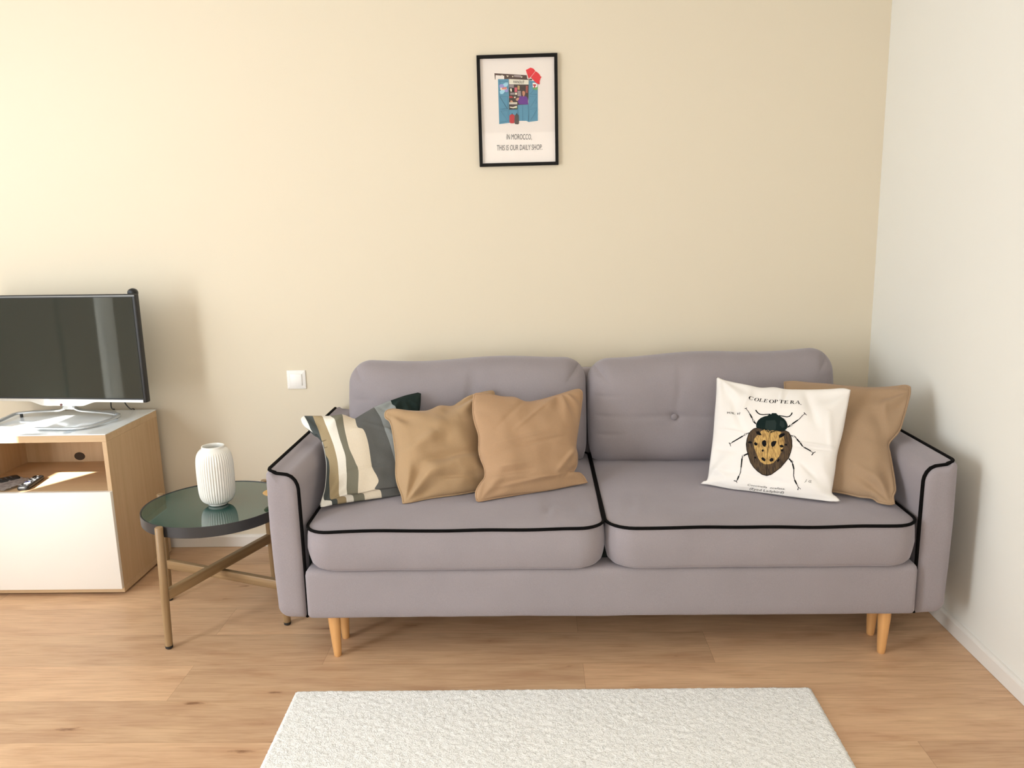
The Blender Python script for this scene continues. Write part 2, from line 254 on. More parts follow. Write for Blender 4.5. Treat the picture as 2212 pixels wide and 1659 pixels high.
POSTER = {'outer': [(-.0,.4263),(.3198,.4249),(.319,-.0),(.0028,.0004)],'inner': [(.0128,.4119),(.3064,.4106),(.307,.0117),(.0157,.0141)],'shapes': [('brown',[(.0689,.3586),(.1971,.3476),(.1992,.3327),(.2183,.3337),(.2182,.3274),(.1089,.3352),(.1073,.3352),(.1076,.3478),(.0737,.3511),(.0724,.3346),(.0704,.3347)]),('greige',[(.1466,.3498),(.1755,.3475),(.1745,.3396),(.1464,.3428)]),('cream',[(.1159,.3491),(.1258,.3473),(.1207,.3424)]),('cream',[(.1377,.3462),(.1448,.3455),(.1414,.3406)]),('cream',[(.1735,.3436),(.1812,.3426),(.1762,.338)]),('cream',[(.0961,.3513),(.1027,.3508),(.0992,.3462)]),('blue',[(.0824,.3359),(.1247,.3348),(.1224,.168),(.0829,.1643)]),('blue',[(.1227,.2192),(.1578,.2191),(.1582,.2358),(.2015,.2362),(.205,.3278),(.2405,.3221),(.2385,.173),(.2011,.1695),(.192,.1742),(.1652,.1749),(.1224,.168)]),('sign',[(.1247,.3351),(.205,.3294),(.2038,.3121),(.1251,.3159)]),('dark',[(.125,.3151),(.2038,.3118),(.2021,.2632),(.1982,.2363),(.1582,.2358),(.1578,.2191),(.1241,.2192)]),('greige',[(.1258,.3143),(.1453,.3134),(.1447,.3011),(.1256,.3032)]),('black',[(.126,.3016),(.1463,.3011),(.146,.2853),(.126,.2858)]),('cream',[(.1296,.2992),(.1363,.299),(.1368,.2871),(.131,.2873)]),('pink',[(.1472,.3026),(.158,.3023),(.1576,.285),(.1476,.2852)]),('gold',[(.1598,.3102),(.1681,.3084),(.1677,.2926),(.1595,.2944)]),('greige',[(.1301,.2833),(.1476,.2829),(.1474,.2745),(.1299,.275)]),('cream',[(.1492,.2828),(.1572,.2826),(.157,.2747),(.1491,.2749)]),('greige',[(.1594,.2897),(.1718,.289),(.173,.2687),(.1589,.2691)]),('redb',[(.1265,.27),(.1356,.2697),(.143,.264),(.1263,.2636)]),('cream',[(.1447,.2671),(.1514,.2677),(.1504,.2622),(.1454,.2623)]),('rust',[(.193,.3077),(.2012,.3074),(.1999,.2806),(.1916,.2809)]),('cream',[(.1247,.2462),(.1571,.2461),(.157,.2406),(.1249,.2415)]),('skin2',[(.1284,.2477),(.1302,.2532),(.1353,.2542),(.1393,.2506),(.1401,.2466)]),('greige',[(.1249,.2411),(.1574,.2403),(.1574,.2366),(.1249,.2375)]),('cream',[(.1264,.2303),(.1397,.2283),(.1556,.2327),(.1555,.2263),(.1412,.2235),(.1279,.2263)]),('green',[(.148,.2257),(.1563,.2255),(.1562,.2223),(.1479,.2225)]),('hair',[(.1751,.2861),(.1793,.2899),(.1876,.2897),(.1916,.2824),(.1889,.2699),(.1772,.2686),(.1749,.2766)]),('purple',[(.1604,.2611),(.1706,.2696),(.1805,.2685),(.1938,.2673),(.1987,.2601),(.2012,.2362),(.1649,.238),(.1593,.2485)]),('skin',[(.1776,.286),(.1834,.2887),(.1888,.2849),(.1894,.2778),(.1855,.2684),(.1822,.2669),(.179,.2733)]),('skin2',[(.1517,.2582),(.1571,.2628),(.1663,.2633),(.1636,.2563),(.1577,.2501),(.1527,.2534)]),('redb',[(.1256,.1968),(.1323,.2006),(.1399,.2004),(.1456,.1963),(.1436,.1675),(.1399,.1655),(.1282,.1663),(.1246,.1712)]),('greyb',[(.1465,.1962),(.1507,.2001),(.1574,.2003),(.1627,.1958),(.1625,.1654),(.1591,.1615),(.1482,.1625),(.1441,.1667)]),('black',[(.1344,.2045),(.1374,.2041),(.137,.1997),(.1343,.1998)]),('black',[(.1525,.2037),(.1555,.2048),(.1557,.1992),(.1524,.1993)]),('red',[(.1933,.3665),(.2033,.371),(.2125,.3754),(.2174,.3737),(.224,.3712),(.232,.3615),(.2419,.355),(.25,.3462),(.2507,.3414),(.2562,.3397),(.2514,.3328),(.2479,.3219),(.2486,.3148),(.2461,.3101),(.2313,.3192),(.2118,.3402),(.2034,.3326),(.2019,.3404)]),('lilac',[(.0867,.3122),(.0935,.3167),(.1051,.3148),(.1099,.3084),(.1213,.297),(.1219,.2875),(.1127,.2846),(.1046,.2943),(.0882,.3027)]),('aqua',[(.1018,.3165),(.1136,.3225),(.1211,.3223),(.1225,.3143),(.1182,.3066),(.1082,.3053)]),('aqua',[(.0878,.2885),(.0946,.2946),(.1063,.2959),(.1094,.2879),(.1009,.2786),(.0909,.2789)]),('cream',[(.0897,.2979),(.0923,.3041),(.0981,.3024),(.1165,.3051),(.1171,.2971),(.1046,.2935),(.0929,.2939)]),('white',[(.2197,.3179),(.2313,.3176),(.2387,.3127),(.2384,.3001),(.2202,.3006)]),('green',[(.2194,.3006),(.2276,.2972),(.239,.3032),(.2395,.2922),(.2308,.2908),(.2201,.2951)]),('redb',[(.2212,.3116),(.2312,.3121),(.2353,.3081),(.2302,.3058),(.2285,.298),(.2243,.2989),(.2253,.306),(.2212,.3077)])],'lines': [[(.0873,.2695),(.1198,.2686),(.1187,.2257),(.1161,.2226),(.0873,.2695)],[(.0877,.2218),(.1212,.2225)],[(.089,.2694),(.117,.2226)],[(.0908,.2137),(.1193,.2145),(.1184,.1762),(.0908,.2137)],[(.0864,.1706),(.1183,.1746)],[(.1263,.3347),(.1229,.168)],[(.205,.3278),(.2011,.1708)],[(.2089,.2756),(.238,.2741)],[(.2089,.2756),(.2259,.2926)],[(.2088,.2669),(.237,.2662),(.208,.2233),(.2363,.2217)],[(.2079,.2177),(.2362,.2178),(.2087,.1754)],[(.1782,.2352),(.177,.1762)],[(.2008,.1964),(.2004,.174)],[(.0872,.3279),(.1187,.3263),(.1152,.3193)],[(.0872,.3279),(.0935,.3167)],[(.2318,.2497),(.2342,.2433),(.2307,.2386)],[(.2081,.3198),(.2181,.3196),(.2178,.307),(.2079,.3072)],[(.1599,.2357),(.1594,.1767)],[(.1244,.2176),(.1569,.2167),(.1566,.2024)]],'white': [[(.1933,.3665),(.205,.3302)],[(.232,.3615),(.205,.3302)]],'redtxt': [(.0955,.2962),(.1163,.2972),(.0968,.304)],'hanout': [(.1434,.3185),(.1865,.316),(.144,.3295)],'t1': [(.1111,.1044),(.2125,.1017),(.1119,.1263)],'t2': [(.0702,.0626),(.2542,.0609),(.0715,.0844)],'sig': [(.2424,.2196),(.2433,.1733)]}

# ============================================================ SETTING
# floor: oak laminate planks, one mesh, each plank carries its own offset so the grain differs
def floor_material():
    m = bpy.data.materials.new('oak_laminate'); m.use_nodes = True; nt = m.node_tree; b = nt.nodes['Principled BSDF']
    N = nt.nodes.new; L = nt.links.new
    at = N('ShaderNodeAttribute'); at.attribute_name = 'plank'
    tc = N('ShaderNodeTexCoord'); vm = N('ShaderNodeVectorMath'); vm.operation = 'MULTIPLY_ADD'
    L(at.outputs['Color'], vm.inputs[0]); vm.inputs[1].default_value = (17, 23, 0); L(tc.outputs['Object'], vm.inputs[2])
    def nz(sx, sy, sc, det, dist=0.):
        mp = N('ShaderNodeMapping'); mp.inputs['Scale'].default_value = (sx, sy, 1); L(vm.outputs[0], mp.inputs['Vector'])
        n = N('ShaderNodeTexNoise'); n.inputs['Scale'].default_value = sc; n.inputs['Detail'].default_value = det; n.inputs['Distortion'].default_value = dist
        L(mp.outputs['Vector'], n.inputs['Vector']); return n
    def ramp(src, p0, p1, c0, c1):
        r = N('ShaderNodeValToRGB'); r.color_ramp.elements[0].position = p0; r.color_ramp.elements[1].position = p1
        r.color_ramp.elements[0].color = (*c0, 1); r.color_ramp.elements[1].color = (*c1, 1); L(src, r.inputs['Fac']); return r
    def mul(a, bb, fac=1.):
        x = N('ShaderNodeMix'); x.data_type = 'RGBA'; x.blend_type = 'MULTIPLY'; x.inputs['Factor'].default_value = fac
        L(a, x.inputs['A']); L(bb, x.inputs['B']); return x.outputs['Result']
    broad = ramp(nz(1.5, 7, 1.5, 5, 1.3).outputs['Fac'], .32, .70, (.56, .345, .203), (.69, .455, .272))
    fine = ramp(nz(5, 85, 1.4, 7, 1.0).outputs['Fac'], .30, .58, (.80, .75, .70), (1, 1, 1))
    c = mul(broad.outputs['Color'], fine.outputs['Color'], .8)
    # dark knots and cracks: a few per plank, drawn out along the grain
    mpk = N('ShaderNodeMapping'); mpk.inputs['Scale'].default_value = (3.2, 11, 1)
    wob = nz(22, 70, 1, 3); wv = N('ShaderNodeVectorMath'); wv.operation = 'MULTIPLY_ADD'; wv.inputs[1].default_value = (.09, .022, 0)
    L(wob.outputs['Color'], wv.inputs[0]); L(vm.outputs[0], wv.inputs[2]); L(wv.outputs[0], mpk.inputs['Vector'])
    vo = N('ShaderNodeTexVoronoi'); vo.inputs['Scale'].default_value = 1; vo.voronoi_dimensions = '2D'; L(mpk.outputs['Vector'], vo.inputs['Vector'])
    # size varies from cell to cell, most cells have none
    sk = N('ShaderNodeSeparateColor'); L(vo.outputs['Color'], sk.inputs['Color'])
    sz = N('ShaderNodeMapRange'); sz.inputs['From Min'].default_value = .62; sz.inputs['From Max'].default_value = 1; sz.inputs['To Min'].default_value = -.10; sz.inputs['To Max'].default_value = .05
    L(sk.outputs['Red'], sz.inputs['Value'])
    dd = N('ShaderNodeMath'); dd.operation = 'SUBTRACT'; L(vo.outputs['Distance'], dd.inputs[0]); L(sz.outputs['Result'], dd.inputs[1])
    kn = ramp(dd.outputs[0], 0, .07, (.33, .22, .16), (1, 1, 1)); c = mul(c, kn.outputs['Color'], .8)
    halo = ramp(dd.outputs[0], .03, .36, (.84, .76, .70), (1, 1, 1)); c = mul(c, halo.outputs['Color'], .7)
    hs = N('ShaderNodeHueSaturation'); L(c, hs.inputs['Color'])
    sp = N('ShaderNodeSeparateColor'); L(at.outputs['Color'], sp.inputs['Color'])
    mr = N('ShaderNodeMapRange'); mr.inputs['To Min'].default_value = .90; mr.inputs['To Max'].default_value = 1.08; L(sp.outputs['Blue'], mr.inputs['Value'])
    L(mr.outputs['Result'], hs.inputs['Value'])
    gm = N('ShaderNodeMix'); gm.data_type = 'RGBA'; gm.inputs['A'].default_value = (.16, .085, .04, 1)
    L(at.outputs['Alpha'], gm.inputs['Factor']); L(hs.outputs['Color'], gm.inputs['B'])
    L(gm.outputs['Result'], b.inputs['Base Color'])
    b.inputs['Roughness'].default_value = .40; b.inputs['Specular IOR Level'].default_value = .5
    bp = N('ShaderNodeBump'); bp.inputs['Strength'].default_value = .1; bp.inputs['Distance'].default_value = .001
    L(fine.outputs['Color'], bp.inputs['Height']); L(bp.outputs['Normal'], b.inputs['Normal'])
    return m
bm = bmesh.new(); cl = bm.loops.layers.float_color.new('plank')
def fq(x0, x1, y0, y1, z, col):
    f = bm.faces.new([bm.verts.new(p) for p in ((x0, y0, z), (x1, y0, z), (x1, y1, z), (x0, y1, z))])
    for l in f.loops: l[cl] = col
rng = random.Random(3)
PL = 1.268; offs = {1: -.5, 2: -2.11, 3: -1.146, 4: -.718, 5: -1.14, 6: -.62, 7: -.264, 8: .35}
row = -3; y = .395
rowi = 0
ytop = .0
yy = -.205+.0
rows = [(-.205, 0.0)] + [(-.405-.2*k, -.205-.2*k) for k in range(23)]
for i, (y0, y1) in enumerate(rows):
    y0 = max(y0, YF); off = offs.get(i, rng.uniform(-1, 1))
    x = off-math.ceil((off-XL)/PL)*PL
    while x < XR:
        a, b_ = max(x, XL), min(x+PL, XR)
        g = .0009
        if b_-a > .01:
            cc = (rng.random(), rng.random(), rng.random())
            fq(a, b_, y0, y1, 0, (*cc, 1))
            fq(b_-g, b_, y0, y1, .0001, (*cc, .35)); fq(a, b_, y1-g, y1, .0001, (*cc, .45))
        x += PL
me = bpy.data.meshes.new('floor'); bm.to_mesh(me); bm.free(); fo = link('floor', me, floor_material()); fo['kind'] = 'structure'

struct('wall_back', B(XL-.1, XR+.1, 0, .12, -.02, ZC), M['wall_shaded'])
struct('wall_right', B(XR, XR+.12, YF, 0, -.02, ZC), M['wall_lit'])
bm = bmesh.new()
WY0, WY1, WZ0, WZ1 = -2.57, -.38, 1.15, 2.42; DY0, DY1, DZ1 = -3.45, -2.65, 2.3
box(bm, XL-.16, XL, WY1, 0, -.02, ZC); box(bm, XL-.16, XL, WY0, -1.97, .92, WZ0); box(bm, XL-.16, XL, WY0, -1.97, -.02, .22); box(bm, XL-.16, XL, -1.97, -1.79, -.02, WZ0); box(bm, XL-.16, XL, -1.64, -1.375, -.02, WZ0); box(bm, XL-.16, XL, -1.345, WY1, -.02, WZ0); box(bm, XL-.16, XL, -1.79, -1.64, -.02, .30); box(bm, XL-.16, XL, -1.375, -1.345, -.02, .30); box(bm, XL-.16, XL, WY0, WY1, WZ1, ZC)  # low slots under the window are added to let light through
box(bm, XL-.16, XL, DY1, WY0, -.02, ZC); box(bm, XL-.16, XL, DY0, DY1, DZ1, ZC); box(bm, XL-.16, XL, YF, DY0, -.02, ZC)
struct('wall_left', bm, M['wall_lit'])
bm = bmesh.new(); FX0, FX1, FZ0, FZ1 = -.9, 1.1, .8, 2.3  # opening added in the rear wall to go with the fill lamp
box(bm, XL-.1, FX0, YF-.12, YF, -.02, ZC); box(bm, FX1, XR+.1, YF-.12, YF, -.02, ZC)
box(bm, FX0, FX1, YF-.12, YF, -.02, FZ0); box(bm, FX0, FX1, YF-.12, YF, FZ1, ZC)
struct('wall_front', bm, M['wall_lit'])
struct('ceiling', B(XL-.16, XR+.12, YF-.12, .12, ZC, ZC+.1), M['ceiling'])
def frame_yz(bm, x0, x1, y0, y1, z0, z1, w, mull=()):
    box(bm, x0, x1, y0, y0+w, z0, z1); box(bm, x0, x1, y1-w, y1, z0, z1); box(bm, x0, x1, y0+w, y1-w, z0, z0+w); box(bm, x0, x1, y0+w, y1-w, z1-w, z1)
    for q in mull: box(bm, x0, x1, q-w/2, q+w/2, z0+w, z1-w)
def clear_glass(name, ior, rough=.02):      # thin clear pane: see-through with a fresnel reflection
    gm = bpy.data.materials.new(name); gm.use_nodes = True; nt = gm.node_tree; nt.nodes.clear()
    a = nt.nodes.new('ShaderNodeBsdfTransparent'); g = nt.nodes.new('ShaderNodeBsdfGlossy'); g.inputs['Roughness'].default_value = rough; lw = nt.nodes.new('ShaderNodeLayerWeight'); lw.inputs['Blend'].default_value = .5
    pw = nt.nodes.new('ShaderNodeMath'); pw.operation = 'POWER'; pw.inputs[1].default_value = 5; nt.links.new(lw.outputs['Facing'], pw.inputs[0])
    f0 = ((ior-1)/(ior+1))**2; fz = nt.nodes.new('ShaderNodeMath'); fz.operation = 'MULTIPLY_ADD'; fz.inputs[1].default_value = 1-f0; fz.inputs[2].default_value = f0; nt.links.new(pw.outputs[0], fz.inputs[0])
    mx = nt.nodes.new('ShaderNodeMixShader'); ou = nt.nodes.new('ShaderNodeOutputMaterial'); nt.links.new(fz.outputs[0], mx.inputs[0]); nt.links.new(a.outputs[0], mx.inputs[1]); nt.links.new(g.outputs[0], mx.inputs[2]); nt.links.new(mx.outputs[0], ou.inputs[0])
    return gm
glass = clear_glass('window_glass', 1.4)
bm = bmesh.new(); frame_yz(bm, XL-.12, XL-.06, WY0, WY1, WZ0, WZ1, .03)
wf = struct('window_1', bm, M['trim'])
blocker_m = mat('white_sun_blocker', (.8, .8, .78), .9)
for ya, yb, za, zb in ((-1.93, WY1+.01, WZ0-.01, WZ1+.03), (WY0-.01, -2.244, WZ0-.01, WZ1+.03), (-2.244, -1.93, WZ0-.01, 1.80), (-2.244, -1.93, 2.08, WZ1+.03)): obj('sun_blocker', B(XL+.01, XL+.014, ya, yb, za, zb), blocker_m, wf)  # unseen opaque panels, added to block the sun except through one gap
obj('pane', B(XL-.095, XL-.09, WY0+.031, WY1-.031, WZ0+.031, WZ1-.031), glass, wf)
for ya, yb, za, zb in ((-1.79, -1.64, .30, WZ0), (-1.375, -1.345, .30, WZ0), (WY0, -1.97, .22, .92)):
    obj('light_slot_pane', B(XL-.095, XL-.09, ya+.0005, yb-.0005, za+.0005, zb-.0005), glass, wf)  # panes of the added slots, for screen reflections and floor bounce
bm = bmesh.new(); frame_yz(bm, XL-.12, XL-.06, DY0, DY1, 0, DZ1, .06)
wf = struct('window_2', bm, M['trim']); obj('pane', B(XL-.095, XL-.09, DY0+.061, DY1-.061, .061, DZ1-.061), glass, wf)
obj('net_curtain', B(XL-.05, XL-.046, DY0+.01, DY1-.01, .01, DZ1-.01), mat('white_net_curtain', (.8, .8, .78), .9), wf)
bm = bmesh.new()
box(bm, FX0, FX0+.06, YF-.1, YF-.04, FZ0, FZ1); box(bm, FX1-.06, FX1, YF-.1, YF-.04, FZ0, FZ1); box(bm, FX0+.06, FX1-.06, YF-.1, YF-.04, FZ0, FZ0+.06); box(bm, FX0+.06, FX1-.06, YF-.1, YF-.04, FZ1-.06, FZ1)
wf = struct('fill_window', bm, M['trim']); obj('sun_blocker', B(FX0-.02, FX1+.02, YF+.01, YF+.014, FZ0-.02, FZ1+.03), blocker_m, wf); obj('pane', B(FX0+.061, FX1-.061, YF-.08, YF-.075, FZ0+.061, FZ1-.061), glass, wf)  # added window for the fill lamp, with an opaque panel blocking the sun

def baseboard(name, a, b_, nrm):     # profile: flat face, small rounded shoulder
    a, b_, nrm = Vector(a), Vector(b_), Vector(nrm); prof = [(0, .001), (.013, .001), (.013, .046), (.0115, .050), (.006, .0545), (0, .056)]
    bm = bmesh.new(); A_ = [bm.verts.new(a+nrm*p+Vector((0, 0, z))) for p, z in prof]; B_ = [bm.verts.new(b_+nrm*p+Vector((0, 0, z))) for p, z in prof]
    n = len(prof)
    for k in range(n): bm.faces.new((A_[k], A_[(k+1) % n], B_[(k+1) % n], B_[k]))
    bm.faces.new(A_); bm.faces.new(B_[::-1]); struct(name, bm, M['trim'])
baseboard('baseboard_back', (XL, -.0003, 0), (XR, -.0003, 0), (0, -1, 0))
baseboard('baseboard_right', (XR-.0003, YF, 0), (XR-.0003, -.013, 0), (-1, 0, 0))
baseboard('baseboard_left', (XL+.0003, -.013, 0), (XL+.0003, DY1, 0), (1, 0, 0))

# ============================================================ RUG
def rug():
    m = bpy.data.materials.new('cream_looped_rug'); m.use_nodes = True; nt = m.node_tree; b = nt.nodes['Principled BSDF']
    N = nt.nodes.new; L = nt.links.new
    tc = N('ShaderNodeTexCoord'); n = N('ShaderNodeTexNoise'); n.inputs['Scale'].default_value = 110; n.inputs['Detail'].default_value = 2; n.inputs['Distortion'].default_value = 1.6
    L(tc.outputs['Object'], n.inputs['Vector'])
    r = N('ShaderNodeValToRGB'); r.color_ramp.elements[0].position = .34; r.color_ramp.elements[1].position = .52
    r.color_ramp.elements[0].color = (.68, .67, .64, 1); r.color_ramp.elements[1].color = (.87, .86, .83, 1)
    L(n.outputs['Fac'], r.inputs['Fac']); L(r.outputs['Color'], b.inputs['Base Color']); b.inputs['Roughness'].default_value = .95
    b.inputs['Specular IOR Level'].default_value = .1
    bp = N('ShaderNodeBump'); bp.inputs['Strength'].default_value = .8; bp.inputs['Distance'].default_value = .005
    L(n.outputs['Fac'], bp.inputs['Height']); L(bp.outputs['Normal'], b.inputs['Normal'])
    bm = bmesh.new(); nx, ny = 330, 220; V = []
    for j in range(ny+1):
        rowv = []
        for i in range(nx+1):
            u, v = i/nx, j/ny
            y = -1.168+.010*u-1.02*v; x0 = -.757+.024*v; x1 = .801-.012*v
            x = x0+(x1-x0)*u
            e = min(u*1.55, (1-u)*1.55, v*1.02, (1-v)*1.02)
            z = .003+.011*sm(e/.012)+.0022*noise.noise(Vector((x*70, y*70, 0)))*min(1, e/.01)
            if e < .004: y += .003*noise.noise(Vector((x*120, 5, 0))); x += .002*noise.noise(Vector((3, y*120, 0)))
            rowv.append(bm.verts.new((x, y, z)))
        V.append(rowv)
    for j in range(ny):
        for i in range(nx): bm.faces.new((V[j][i], V[j+1][i], V[j+1][i+1], V[j][i+1]))
    border = [V[0][i] for i in range(nx+1)]+[V[j][nx] for j in range(1, ny+1)]+[V[ny][i] for i in range(nx-1, -1, -1)]+[V[j][0] for j in range(ny-1, 0, -1)]
    low = [bm.verts.new((v.co.x, v.co.y, .0005)) for v in border]; n_ = len(border)
    for k in range(n_): bm.faces.new((border[k], border[(k+1) % n_], low[(k+1) % n_], low[k]))
    bm.faces.new(low)
    o = obj('rug', bm, m, None, 180)
    tag(o, 'white looped-pile rectangular rug on the oak floor in front of the sofa', 'rug')
rug()

# ============================================================ SOFA
def loft(bm, rings, cap0=True, cap1=True, mi=0):
    RR = [[bm.verts.new(p) for p in r] for r in rings]; n = len(RR[0])
    for A_, B_ in zip(RR, RR[1:]):
        for k in range(n):
            f = bm.faces.new((A_[k], A_[(k+1) % n], B_[(k+1) % n], B_[k])); f.material_index = mi
    if cap0: bm.faces.new(RR[0][::-1])
    if cap1: bm.faces.new(RR[-1])
    return RR
sofa = thing('sofa', 'lilac-grey two-seat fabric sofa with black piping and tapered wooden legs against the back wall', 'sofa', (.21, -.5, 0))
SO = Vector((.21, -.5, 0))
def sp(name, bm, m, parent=sofa, smooth=40):      # sofa part: vertices are given in room space
    bmesh.ops.translate(bm, verts=bm.verts, vec=-SO); return obj(name, bm, m, parent, smooth)
BX0, BX1, BY0 = -.762, 1.180, -.984
# base
def base():
    cx, cy, hx, hy = (BX0+BX1)/2, (BY0-.06)/2, (BX1-BX0)/2, (-.06-BY0)/2
    rings = []
    for ins, z in ((.018, .1500), (.008, .1505), (.003, .153), (0, .160), (0, .19), (0, .23), (0, .27), (0, .295), (.002, .306), (.007, .313), (.016, .3165), (.05, .317)):
        rg = [Vector((cx+a, cy+b, z)) for a, b in rrect(hx-ins, hy-ins, .016, 5, 60)]
        for v in rg:
            v.z += .0025*noise.noise(Vector((v.x*8, v.y*3, 2)))*(1 if z < .17 else 0); v.y += .003*noise.noise(Vector((v.x*4, v.z*4, 7)))
        rings.append(rg)
    bm = bmesh.new(); loft(bm, rings); return sp('base', bm, M['fabric'], smooth=60)
base()
bm = bmesh.new(); box(bm, BX0-.006, BX1+.006, -.90, -.10, .165, .43, .004); sp('inner_frame', bm, M['gap'])
bm = bmesh.new(); box(bm, -.74, 1.16, -.13, -.03, .18, .80, .03, 4); sp('back_frame', bm, M['fabric'])
# arms
def arm(s):
    # s=-1 left, +1 right. cross-section in (x outward distance from inner face, z), front at y=-.945
    xin = -.770 if s < 0 else 1.188; wd = .100
    def X(d): return xin+s*d
    n = 9; prof = []
    def arc(cx, cz, rx, rz, a0, a1, k=8): return [(cx+rx*math.cos(R(a0+(a1-a0)*i/k)), cz+rz*math.sin(R(a0+(a1-a0)*i/k))) for i in range(k+1)]
    ZT, ZB = .640, .138
    prof += [(.006, ZB), (.0, ZB+.01), (.0, .3), (.001, .48)]
    prof += arc(.042, ZT-.065, .041, .052, 180, 95, 8)
    prof += [(.075, ZT-.008), (wd-.016, ZT-.001)]
    prof += arc(wd-.012, ZT-.014, .013, .013, 80, 0, 4)
    prof += [(wd+.003, .45), (wd, .30), (wd-.004, .20)]
    prof += arc(wd-.045, ZB+.04, .041, .038, 0, -80, 6)
    # slight outward flare of the top is part of the profile already
    bm = bmesh.new(); rings = []
    ys = [-.03, -.2, -.35, -.5, -.65, -.8, -.90, -.930, -.942]
    c = (wd/2, .38)
    def ringat(y, sc, dx=0):
        out = []
        for d, z in prof:
            out.append(Vector((X(c[0]+(d-c[0])*(1-sc/.05*1.0) if sc else d), y, c[1]+(z-c[1])*(1-sc/.25) if sc else z)))
        return out
    for y in ys:
        k = sm((-.55-y)/.4)   # slope of the arm's top: falls a little to the front inside
        rings.append([Vector((X(d), y, z)) for d, z in prof])
    rings.append(ringat(-.950, .002)); rings.append(ringat(-.957, .006)); rings.append(ringat(-.962, .014)); rings.append(ringat(-.965, .03))
    if s > 0: rings = [r[::-1] for r in rings]
    loft(bm, rings)
    a = sp('armrest', bm, M['fabric'], smooth=50)
    # piping: along the top outer edge from the wall to the front, across the front top, and down the inner front edge
    bm = bmesh.new(); path = [(X(wd-.002), y, ZT-.001) for y in (-.05, -.2, -.4, -.6, -.8, -.90)]
    path += [(X(wd-.004), -.925, ZT), (X(wd-.014), -.943, ZT-.001), (X(wd-.030), -.947, ZT-.004), (X(.075), -.947, ZT-.007)]
    path += [(X(d-.001), -.947, z+.001) for d, z in arc(.042, ZT-.065, .041, .052, 95, 180, 8)]
    path += [(X(-.001), -.947, z) for z in (.48, .4, .3, .22, .16)]+[(X(.004), -.945, .139)]
    tube(bm, resample(path, 90), .0058, 8); sp('piping', bm, M['piping'], a, 180)['label'] = 'black piping cord'
    a.children[0].location = (0, 0, 0)
    return a
arm(-1); arm(1)
# seat cushions
def seat(x0, x1, seed):
    cx, cy = (x0+x1)/2, (-1.002-.13)/2; hx, hy = (x1-x0)/2, (1.002-.13)/2
    z0, z1 = .318, .4535
    def ring(inset, z, iy=None):
        r = [max(.05-inset*.4, .01), max(.05-inset*.4, .01), max(.085-inset*.4, .012), max(.085-inset*.4, .012)]
        P = rrect(hx-inset, hy-(inset if iy is None else iy), r, 8, 90)
        return [Vector((cx+p[0], cy+p[1], z)) for p in P]
    rings = [ring(.042, z0, .020), ring(.026, z0+.001, .011), ring(.013, z0+.006, .005), ring(.004, z0+.016, .001), ring(-.002, z0+.04, -.002), ring(-.006, (z0+z1)/2), ring(-.004, z1-.03), ring(-.001, z1-.006), ring(0, z1)]
    rings += [ring(i, z1+.0215*(1-math.exp(-i/.045))) for i in (.004, .01, .02, .035, .05, .07, .09, .11, .13, .15, .17, .19, .21, .23, .25, .27, .29, .31, .33, .35, .37, .39, .41, .425)]
    def wav(v, amt):
        return amt*noise.noise(Vector((v.x*5+seed, v.y*5, v.z*3)))
    for k, rg in enumerate(rings):
        for v in rg:
            d = wav(v, .006); fade = 1 if k >= 8 else (k/8)
            v.z += d*fade
            # pleats radiating in front of the pillows
            for px, ln in ((.03, 1), (.075, .8), (.115, 1), (.15, .6), (.30, .7), (.36, .4)):
                g = math.exp(-((v.x-px-.12*(v.y+.8))/.011)**2)*math.exp(-((v.y+.83)/.09)**2)
                if k > 9: v.z -= .0095*ln*g
            if k <= 8: v.y += .004*noise.noise(Vector((v.x*6+seed, 0, v.z*9)))
    bm = bmesh.new(); loft(bm, rings); c = sp('seat_cushion', bm, M['fabric'], smooth=60)
    P = [Vector(v) for v in rings[8]]; bm = bmesh.new()
    P = [v+Vector((0, 0, .002))+((v-Vector((cx, cy, v.z))).normalized()*.002) for v in P]
    tube(bm, P, .0052, 8, closed=True); bmesh.ops.translate(bm, verts=bm.verts, vec=-SO); pi = obj('piping', bm, M['piping'], c, 180); pi['label'] = 'black piping cord'
    return c
seat(-.752, .199, 1); seat(.208, 1.175, 5)
